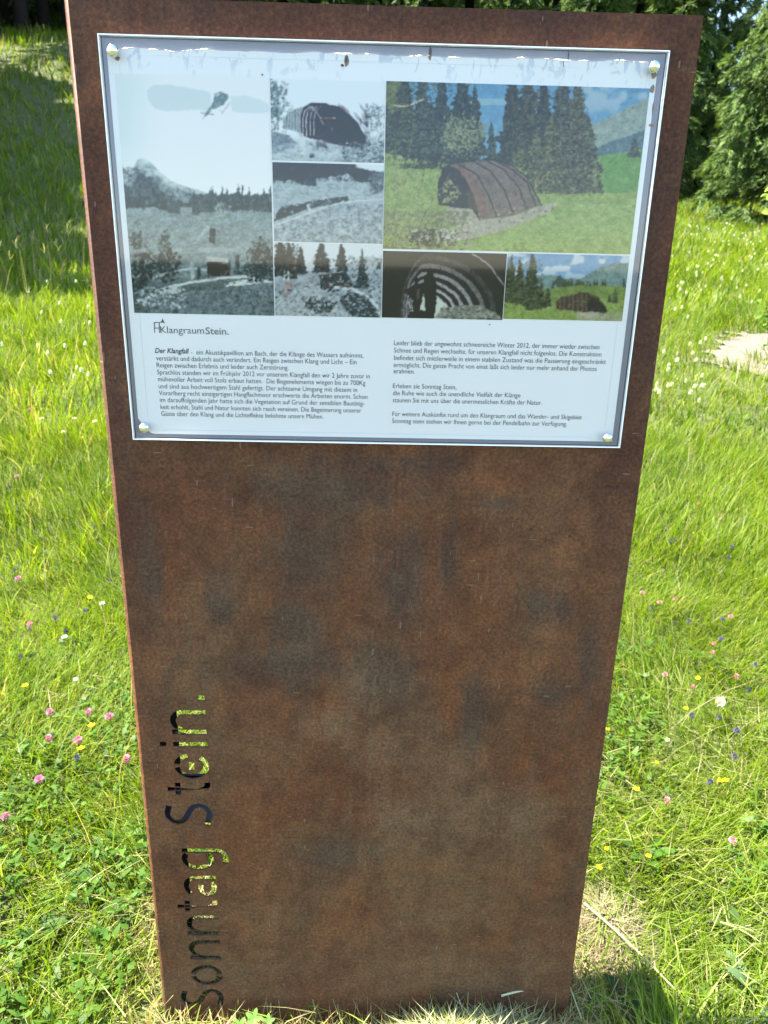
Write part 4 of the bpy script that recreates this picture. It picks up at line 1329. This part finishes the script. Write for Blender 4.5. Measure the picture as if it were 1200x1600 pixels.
# ------------------------------------------------------------------ broad-leaved plants
def leaf_shape(L, W, fold, droop, col, lobes=0.0, n=7):
    """One leaf along +x: returns verts and faces (folded along the midrib, drooping tip)."""
    vs, fs = [], []
    for k in range(n + 1):
        t = k / n
        wd = W * .5 * math.sin(math.pi * min(1, t * .96 + .03)) ** .75 * (1 + lobes * (.5 if k % 2 else -.5))
        z = L * (.25 * t - droop * t * t)
        vs += [(L * t, -wd, z + wd * fold), (L * t, 0, z), (L * t, wd, z + wd * fold)]
    for k in range(n):
        a = 3 * k
        fs += [(a, a + 3, a + 4, a + 1), (a + 1, a + 4, a + 5, a + 2)]
    return vs, fs


def plant(name, at_, leaves, label, cat, group=None):
    t = empty(name, at_)
    tag(t, label, cat, group)
    for L, W, az, pitch, fold, droop, lobes, col in leaves:
        vs, fs = leaf_shape(L, W, fold, droop, col, lobes)
        R_ = Matrix.Rotation(az, 3, 'Z') @ Matrix.Rotation(-pitch, 3, 'Y')
        stalk = .35 * L
        mb = MB()
        mb.add([R_ @ Vector((v[0] + stalk, v[1], v[2])) for v in vs], fs, col)
        mb.tube([(0, 0, 0), R_ @ Vector((stalk * 1.02, 0, 0))], [.0016, .0012], 5, tuple(np.array(col) * 1.3))
        mb.build('leaf', M['leaf'], t, True, True)
    return t


def rosette(px, py, n, L, W, col, label, cat='plant', name='broad_leaved_plant', lobes=.25, up=.03, group=None, pitch=(.3, .9)):
    x, y, z = on_ground(px, py, up)
    a0 = RNG.uniform(0, 6.28)
    plant(name, (x, y, z + .01), [(L * RNG.uniform(.7, 1.15), W * RNG.uniform(.8, 1.2), a0 + 6.28 * k / n + RNG.uniform(-.4, .4), RNG.uniform(*pitch), RNG.uniform(.1, .4), RNG.uniform(.2, .6), lobes,
                                       tuple(np.array(col) * RNG.uniform(.5, .85))) for k in range(n)], label, cat, group)


rosette(128, 1395, 5, .055, .026, (.06, .15, .025), 'lobed leafy plant in the grass halfway between the frame and the word Sonntag')
rosette(62, 1462, 6, .044, .026, (.055, .13, .025), 'largest lobed leafy plant at the lower left of the stele')
rosette(172, 1440, 4, .045, .028, (.07, .15, .04), 'small greyish lobed plant left of the stele foot')
rosette(118, 1318, 3, .042, .022, (.10, .18, .07), 'plant with three pale ribbed leaves left of the lettering')
rosette(215, 1318, 6, .030, .017, (.10, .20, .02), 'clump of small bright leaves touching the left edge of the stele', lobes=0)
rosette(1186, 1560, 4, .066, .022, (.13, .22, .09), 'pale broad-leaved plant at the lower right of the stele', lobes=0)
rosette(1146, 1450, 5, .036, .024, (.11, .19, .05), 'plant with round leaves beside the short green stalk', lobes=.1)
rosette(1010, 1340, 5, .050, .020, (.07, .16, .02), 'leafy dark green plant right of the stele', lobes=0)
rosette(972, 1556, 4, .034, .018, (.05, .11, .03), 'leafy plant standing in the shadow by the right corner of the stele', lobes=.1)

# small plant with palmate leaves at the foot of the front
bx, bz = on_plate(395, 1558, -.035)
t = empty('cinquefoil_plant', (bx - .006, -.035, height(bx, -.035)))
tag(t, 'small bright green plant with star-shaped leaves before the stele foot', 'plant')
for hx_, hy_, hz_, s in ((-.017, -.006, .040, 1.0), (.006, -.002, .052, 1.05), (.030, .000, .043, .8)):
    mb = MB()
    for k in range(5):
        vs, fs = leaf_shape(.0155 * s, .0075 * s, .25, .25, None, .2, 6)
        R_ = Matrix.Rotation(6.28 * k / 5 + .3 * hx_ * 40, 3, 'Z') @ Matrix.Rotation(-.15, 3, 'Y')
        R_ = Matrix.Rotation(.55, 3, 'X') @ R_
        mb.add([Vector((hx_, hy_, hz_)) + R_ @ Vector(v) for v in vs], fs, (.12, .26, .05))
    mb.build('leaf', M['leaf'], t, True, True)
    mb = MB()
    mb.tube([(0, 0, 0), (hx_ * .5, hy_ * .3, hz_ * .7), (hx_, hy_, hz_)], [.0007, .0006, .0005], 5, (.16, .22, .06))
    mb.build('stem', M['leaf'], t, True, True)


# ------------------------------------------------------------------ flowers
def petal_ball(mb, r, n, c0, c1, flat=1.0, zoff=0.0):
    """A flower head of many narrow petals pointing out of a ball."""
    for k in range(n):
        zz = 1 - (k + .5) / n * 1.55
        a = k * 2.39996
        d = Vector((math.sqrt(max(0, 1 - zz * zz)) * math.cos(a), math.sqrt(max(0, 1 - zz * zz)) * math.sin(a), zz))
        s = d.orthogonal().normalized() * r * .22
        b_ = d * r * .35
        tip = d * r * random.uniform(.85, 1.1)
        o = Vector((0, 0, zoff))
        f = lambda v: (v[0], v[1], v[2] * flat)
        u = random.random()
        c = tuple(np.array(c0) * u + np.array(c1) * (1 - u))
        mb.add([Vector(f(b_)) + o, Vector(f(d * r * .7 + s)) + o, Vector(f(tip)) + o, Vector(f(d * r * .7 - s)) + o], [(0, 1, 2, 3)], c)


def flower(name, head, stem_h, stem_c, label, cat, group):
    t = empty(name)
    tag(t, label, cat, group)
    mb = MB()
    mb.tube([(0, 0, -.02), (.004, .002, stem_h * .5), (0, 0, stem_h)], [.0013, .0011, .0009], 5, stem_c)
    mb.build('stem', M['leaf'], t, True, True)
    mb = MB()
    head(mb, stem_h)
    mb.build('flower_head', M['petal'], t, False, True)
    return t


def copies(proto, pts, up, label=None, group=None, scale=(.85, 1.15)):
    kids = list(proto.children)
    for i, (px, py) in enumerate(pts):
        x, y, z = on_ground(px, py, up)
        if i == 0:
            o = proto
        else:
            o = proto.copy()
            COL.objects.link(o)
            for ch in kids:
                c = ch.copy()
                COL.objects.link(c)
                c.parent = o
        o.location = (x, y, z)
        o.rotation_euler = (RNG.normal(0, .12), RNG.normal(0, .12), RNG.uniform(0, 6.28))
        s = RNG.uniform(*scale)
        o.scale = (s, s, 1)


LEFT_PINK = [(141, 1114), (172, 1120), (128, 1160), (78, 1156), (198, 1190), (57, 1222), (3, 1276), (27, 908), (54, 975), (75, 1120), (42, 642), (9, 661), (29, 747)]
RIGHT_PINK = [(1034, 945), (1057, 939), (1004, 930), (1120, 1026), (1113, 1011), (1148, 968), (1087, 1075), (1159, 1058), (1137, 1314), (1081, 762), (1103, 775), (1094, 788), (1041, 1255), (1036, 1060)]
clover = lambda mb, h: petal_ball(mb, .0112, 110, (.52, .13, .33), (.66, .34, .50), .9, h + .003)
pale_clover = lambda mb, h: petal_ball(mb, .0092, 90, (.48, .16, .26), (.62, .36, .40), .9, h + .002)
copies(flower('clover_flower', clover, .075, (.10, .16, .03), 'pink clover flower in the grass left of the stele', 'flower', 'pink clovers left of the stele'), LEFT_PINK, .075)
copies(flower('clover_flower', pale_clover, .075, (.10, .16, .03), 'pink clover flower in the grass right of the stele', 'flower', 'pink clovers right of the stele'), RIGHT_PINK, .075, scale=(.75, 1.05))


def butter(mb, h):
    for k in range(5):
        a = 6.283 * k / 5
        d, s = Vector((math.cos(a), math.sin(a), .35)), Vector((-math.sin(a), math.cos(a), 0))
        o = Vector((0, 0, h))
        mb.add([o, o + d * .006 + s * .005, o + d * .0105 + Vector((0, 0, .001)), o + d * .006 - s * .005], [(0, 1, 2, 3)], (.75, .55, .01))
    petal_ball(mb, .003, 14, (.6, .42, .02), (.5, .36, .02), 1, h + .001)


copies(flower('buttercup', butter, .08, (.10, .16, .03), 'yellow buttercup in the grass left of the stele', 'flower', 'buttercups left of the stele'),
       [(150, 1140), (44, 1077), (128, 1175), (123, 682), (137, 940), (26, 420), (30, 405)], .08)
copies(flower('buttercup', butter, .08, (.10, .16, .03), 'yellow buttercup in the grass right of the stele', 'flower', 'buttercups right of the stele'),
       [(1096, 1059), (1071, 1110), (1128, 1223), (1149, 1231), (1003, 1237), (960, 1335), (927, 1357), (1088, 834), (1024, 1192), (1059, 594), (946, 1150), (1012, 1348)], .08, scale=(.55, .85))

dark = lambda mb, h: petal_ball(mb, .0082, 70, (.05, .045, .10), (.16, .15, .30), 1.15, h)
copies(flower('rampion_flower', dark, .085, (.10, .15, .04), 'dark violet flower head in the grass left of the stele', 'flower', 'dark violet flowers left of the stele'),
       [(115, 818), (149, 823), (162, 825), (169, 836), (22, 890), (104, 987), (130, 957), (91, 965), (166, 910), (48, 982), (17, 763), (25, 1033), (115, 1195)], .085)
copies(flower('rampion_flower', dark, .085, (.10, .15, .04), 'dark violet flower head in the grass right of the stele', 'flower', 'dark violet flowers right of the stele'),
       [(1016, 953), (1080, 974), (1135, 975), (1184, 1044), (1156, 1139), (1138, 1182), (1050, 851), (1049, 845), (1025, 745), (1139, 857), (1144, 871), (1168, 1080), (1117, 1117), (1108, 1230), (1128, 1001), (1078, 1120)], .085)
lav = lambda mb, h: petal_ball(mb, .0095, 60, (.50, .48, .62), (.66, .66, .72), .5, h)
copies(flower('scabious_flower', lav, .085, (.10, .15, .04), 'pale lilac flower in the grass left of the stele', 'flower', 'lilac flowers left of the stele'), [(165, 943), (118, 1060), (103, 996)], .085)
puff = lambda mb, h: petal_ball(mb, .016, 170, (.72, .72, .66), (.62, .62, .55), 1, h + .012)
copies(flower('dandelion_clock', puff, .09, (.12, .16, .05), 'round white dandelion clock standing right of the stele', 'dandelion', None), [(1113, 1106)], .09, scale=(.9, .95))
copies(flower('clover_flower', lambda mb, h: petal_ball(mb, .008, 70, (.74, .72, .62), (.62, .62, .48), .9, h), .07, (.10, .16, .03), 'small white clover head below the dandelion clock', 'flower', None), [(1040, 1163)], .07)
cream = lambda mb, h: petal_ball(mb, .016, 90, (.60, .58, .44), (.50, .50, .34), .5, h)
copies(flower('cream_umbel', cream, .16, (.14, .18, .05), 'creamy flat flower head in the meadow just left of the panel corner', 'flower', 'cream umbels left of the stele'), [(115, 655), (107, 672), (157, 657), (67, 656)], .16)

# white fluffy heads farther off in the meadow
fluff = lambda mb, h: petal_ball(mb, .020, 80, (.72, .72, .66), (.58, .60, .50), 1.15, h)
WL = [(120, 424), (67, 437), (122, 441), (83, 501), (10, 537), (11, 546), (68, 540), (69, 553), (104, 543), (121, 538), (112, 575), (124, 577), (126, 586), (119, 590), (2, 590), (142, 480), (140, 505), (60, 490), (94, 474), (88, 580)]
copies(flower('cottongrass', fluff, .26, (.14, .19, .05), 'white fluffy flower head in the meadow left of the stele', 'flower', 'white flower heads left of the stele'), WL, .26, scale=(.45, .68))
WR = []
rr = random.Random(5)
for cx_, cy__, sx, sy, n in ((1130, 372, 36, 16, 24), (1110, 400, 38, 22, 22), (1090, 440, 30, 30, 13), (1060, 540, 34, 30, 15), (1030, 560, 20, 36, 10), (1120, 490, 50, 40, 13), (1075, 600, 30, 18, 10), (1180, 390, 16, 30, 18), (1100, 350, 30, 6, 14)):
    for k in range(n):
        x, y = rr.gauss(cx_, sx), rr.gauss(cy__, sy)
        lim = 1098 - (y - 25) * .1335
        if lim + 4 < x < 1215 and y > 338 and not (1118 < x and 530 < y < 592):
            WR.append((x, y))
copies(flower('cottongrass', fluff, .24, (.14, .19, .05), 'white fluffy flower head in the meadow right of the stele', 'flower', 'white flower heads right of the stele'), WR, .24, scale=(.35, .72))


# ------------------------------------------------------------------ trees
def needles_mesh(h, r0, z0, n_br, n_tw, n_nd, size, seed, shape=1.0):
    """Crown of a spruce: drooping branches, each with side twigs that carry rows of narrow needle sprays."""
    R_ = np.random.default_rng(seed)
    u = np.sort(R_.random(n_br)) ** .9
    zb = z0 + (h - z0) * u
    L = r0 * np.clip((1 - u), .03, 1) ** shape * R_.uniform(.70, 1.15, n_br)
    az = np.arange(n_br) * 2.39996 + R_.normal(0, .25, n_br)
    lift = (.35 - .85 * (1 - u)) * R_.uniform(.7, 1.3, n_br)
    B = (n_br, n_tw)
    t = np.sqrt(R_.uniform(.02, 1, B))
    side = np.where(np.arange(n_tw)[None] % 2 == 0, 1.0, -1.0) * np.ones(B)
    d = np.stack([np.cos(az), np.sin(az), np.zeros(n_br)], 1)
    e = np.stack([-np.sin(az), np.cos(az), np.zeros(n_br)], 1)
    base = d[:, None] * (L[:, None] * t)[..., None]
    base[..., 2] = zb[:, None] + L[:, None] * (lift[:, None] * t + .32 * t ** 3)
    yaw = side * R_.uniform(.35, 1.0, B)
    tl = (L[:, None] * .42 * (1.12 - .75 * t) + size * .8) * R_.uniform(.7, 1.2, B)
    td = d[:, None] * np.cos(yaw)[..., None] + e[:, None] * np.sin(yaw)[..., None]
    td[..., 2] += R_.normal(-.55, .25, B)
    td /= np.linalg.norm(td, axis=-1, keepdims=True)
    S = (n_br, n_tw, n_nd)
    s = (np.arange(n_nd)[None, None] + R_.random(S)) / n_nd
    C = base[:, :, None] + td[:, :, None] * (tl[..., None] * s)[..., None]
    C[..., 2] -= .22 * tl[..., None] * s * s
    C = C.reshape(-1, 3) + R_.normal(0, size * .10, (n_br * n_tw * n_nd, 3))
    n = len(C)
    D = np.repeat(td.reshape(-1, 3), n_nd, 0) + R_.normal(0, .33, (n, 3)) + np.array([0, 0, -.15])
    D /= np.linalg.norm(D, axis=1, keepdims=True)
    sd = np.cross(D, R_.normal(0, .55, (n, 3)) + np.array([0, 0, 1.0]))
    sd /= np.linalg.norm(sd, axis=1, keepdims=True)
    ln, wd = (size * R_.uniform(.7, 1.4, n))[:, None], (size * R_.uniform(.065, .125, n))[:, None]
    up = np.cross(sd, D) * wd * .5
    V = np.stack([C, C + D * ln * .4 + sd * wd - up, C + D * ln, C + D * ln * .4 - sd * wd - up], 1).reshape(-1, 3)
    b4 = np.arange(n)[:, None] * 4
    T = np.concatenate([np.concatenate([b4, b4 + 1, b4 + 2], 1), np.concatenate([b4, b4 + 2, b4 + 3], 1)])
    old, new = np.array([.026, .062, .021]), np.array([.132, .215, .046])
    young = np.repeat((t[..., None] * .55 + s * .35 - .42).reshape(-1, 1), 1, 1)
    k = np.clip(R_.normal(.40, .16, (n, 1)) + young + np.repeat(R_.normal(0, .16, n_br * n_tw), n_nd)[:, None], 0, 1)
    return V, T, np.repeat(old + (new - old) * k, 4, 0)


def trunk_mesh(h, r, seed, branches=0, z0=0):
    rr = random.Random(seed)
    mb = MB()
    zs = [-.4, .0, .25, h * .25, h * .5, h * .75, h * .97]
    mb.tube([(rr.gauss(0, .012) * z, rr.gauss(0, .012) * z, z) for z in zs], [r * 1.7, r * 1.35, r * 1.08, r * .85, r * .6, r * .33, r * .05], 9)
    for k in range(branches):
        z = rr.uniform(z0, h * .8)
        a, L = rr.uniform(0, 6.28), rr.uniform(.5, 1.4) * (1.1 - z / h)
        mb.tube([(0, 0, z), (math.cos(a) * L * .5, math.sin(a) * L * .5, z - .05 * L), (math.cos(a) * L, math.sin(a) * L, z - .2 * L)], [r * .14, r * .10, r * .03], 4)
    return mb


class Spruce:
    def __init__(s, h, r0, z0, n_br, n_tw, n_nd, size, seed, tr, shape=1.0, branches=10):
        V, T, c = needles_mesh(h, r0, z0, n_br, n_tw, n_nd, size, seed, shape)
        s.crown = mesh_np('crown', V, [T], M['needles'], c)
        s.tr = trunk_mesh(h, tr, seed, branches, .8)
        s.trunk = None

    def place(s, x, y, scale, label, group=None, rz=0.0):
        t = empty('spruce_tree', (x, y, float(height(x, y)) - .05), rz)
        t.scale = (scale, scale, scale)
        tag(t, label, 'tree', group)
        if s.trunk is None:
            s.trunk = s.tr.build('trunk', M['bark'], t, True).data
        else:
            link(bpy.data.objects.new('trunk', s.trunk), t)
        link(bpy.data.objects.new('crown', s.crown), t)
        return t


def place_px(px, d):
    """Ground spot seen in photo column px at distance d from the camera."""
    a = YAW + math.atan((px - 600) / F)
    return CAM[0] + d * math.sin(a), CAM[1] + d * math.cos(a)


front = Spruce(7.6, 2.1, .12, 210, 14, 44, .14, 1, .13, .85)
front.place(*place_px(1150, 22), 1.04, 'dense bright green spruce standing nearest behind the meadow', None, .4)
side = Spruce(9.0, 2.4, .1, 190, 13, 34, .16, 2, .15, .9)
side.place(*place_px(1262, 24), 1.0, 'spruce at the end of the meadow overlapping the nearest spruce', None, 1.0)
tall = Spruce(15.0, 2.5, .4, 250, 11, 24, .22, 3, .24, .9)
slim = Spruce(13.0, 2.0, .3, 230, 10, 22, .21, 4, .2, .8)
rowg = 'spruces standing in the row behind the stele'
for i, (px, d, sc, which) in enumerate(((1120, 29, .95, slim), (1205, 31, 1.1, tall), (1040, 33, .80, tall), (985, 28, .85, slim), (930, 31, 1.0, tall), (870, 27, .8, slim), (815, 30, 1.0, tall), (755, 27.5, .8, slim), (700, 30, 1.0, tall),
                                        (640, 28, .9, slim), (575, 30, 1.0, tall), (510, 28, .9, slim), (450, 30, 1.05, tall), (385, 28.5, .95, slim), (320, 30, 1.1, tall), (255, 28, 1.0, slim), (1290, 29, 1.0, slim), (1340, 27, .9, tall))):
    which.place(*place_px(px, d), sc * .98, 'tall spruce in the row behind the stele', rowg, i * 1.7)
for i, px in enumerate(range(230, 1420, 62)):
    tall.place(*place_px(px + RNG.uniform(-18, 18), RNG.uniform(35, 41)), .40 if 1035 < px < 1130 else RNG.uniform(.75, 1.1), 'dark spruce in the wood behind the row', 'spruces in the wood behind the row', i * 1.1)
for i, px in enumerate(range(225, 1440, 48)):
    d = RNG.uniform(46, 56)
    tall.place(*place_px(px, d), .46 if 1010 < px < 1135 else RNG.uniform(.85, 1.2), 'distant spruce on the wooded slope behind the row', 'spruces on the wooded slope', i * .9)
# high forest at the top of the bank: bare lower trunks, dark behind
high = Spruce(19.0, 2.6, 5.5, 260, 14, 7, .34, 6, .19, .8, 26)
fg = 'forest spruces with bare trunks at the top of the bank'
for i, (px, d, sc) in enumerate(((52, 22.5, 1.0), (95, 23.5, .9), (14, 26, 1.0), (-30, 27, 1.05), (125, 27, .9), (160, 24, .95), (-75, 29.5, 1.1), (75, 29, 1.0), (205, 26, .95), (35, 31, 1.0), (-10, 29, .9), (110, 30, .95), (60, 26, .8))):
    high.place(*place_px(px, d), sc, 'forest spruce with a bare dark trunk at the top of the bank', fg, i * 2.1)
for i, (px, d, sc) in enumerate(((20, 33, .8), (75, 34, .75), (120, 33, .8), (-40, 34, .9), (170, 32, .8), (0, 30, .5), (50, 31, .45), (100, 29.5, .5), (140, 30, .55), (-60, 31, .6), (30, 37, .9), (90, 38, .9), (150, 37, .9))):
    tall.place(*place_px(px, d), sc, 'dark spruce deep in the forest behind the bare trunks', 'dark spruces deep in the forest', i * 1.3)
# wood beside the meadow whose shade lies on the bank
sg = 'spruces left of the meadow that shade the bank'
for i, (x, y, sc) in enumerate(((-10.4, 10.8, .95), (-12.6, 12.4, 1.1), (-11.0, 13.8, 1.0), (-13.0, 15.2, 1.15), (-15.5, 14.0, 1.2), (-15.8, 22.6, 1.2), (-14.0, 10.4, 1.1), (-12.0, 20.4, .8), (-10.2, 9.9, .95), (-10.4, 8.5, 1.0), (-13.0, 8.2, 1.2), (-18.5, 12.0, 1.4), (-19.0, 16.5, 1.5), (-20.0, 20.5, 1.5), (-12.4, 16.7, .85))):
    tall.place(x, y, sc, 'spruce at the left edge of the meadow shading the bank', sg, i * 1.9)


# ------------------------------------------------------------------ leafy shrub that reaches in from the right
def shrub(x, y, h, spread, n_st, n_lf, L, label, seed, cols):
    R_ = np.random.default_rng(seed)
    t = empty('leafy_shrub', (x, y, float(height(x, y))))
    tag(t, label, 'shrub')
    st, V, Fq, C = MB(), [], [], []
    for k in range(n_st):
        a, s = R_.uniform(0, 6.28), spread * R_.uniform(.3, 1)
        pts = [(math.cos(a) * s * u ** 1.4, math.sin(a) * s * u ** 1.4, h * R_.uniform(.7, 1) * u) for u in (0, .35, .7, 1)]
        st.tube(pts, [.012, .009, .006, .003], 5, (.12, .10, .05))
        for j in range(n_lf):
            u = R_.uniform(.35, 1.02)
            p = np.array([np.interp(u, (0, .35, .7, 1), [q_[i] for q_ in pts]) for i in range(3)]) + R_.normal(0, .03, 3)
            vs, fs = leaf_shape(L * R_.uniform(.7, 1.2), L * .55 * R_.uniform(.8, 1.2), .3, .4, None, 0, 4)
            Rm = Matrix.Rotation(R_.uniform(0, 6.28), 3, 'Z') @ Matrix.Rotation(-R_.uniform(-.4, .9), 3, 'Y') @ Matrix.Rotation(R_.normal(0, .4), 3, 'X')
            V.append(([Vector(p) + Rm @ Vector(v) for v in vs], fs, tuple(np.array(cols[R_.integers(len(cols))]) * R_.uniform(.8, 1.2))))
    st.build('stem', M['leaf'], t, True, True)
    lf = MB()
    for a in V:
        lf.add(*a)
    tag(lf.build('foliage', M['leaf'], t, True, True), kind='stuff')


sx, sy = place_px(1205, 7.2)
shrub(sx, sy, 1.80, .34, 13, 15, .095, 'tall shrub with yellow-green leaves reaching in before the spruces', 5, ((.20, .32, .03), (.15, .26, .03), (.26, .34, .06)))
sx, sy = place_px(1196, 6.9)
shrub(sx, sy, .62, .34, 12, 14, .08, 'low leafy shrub in the white flowers above the gravel path', 6, ((.10, .20, .03), (.07, .15, .03)))
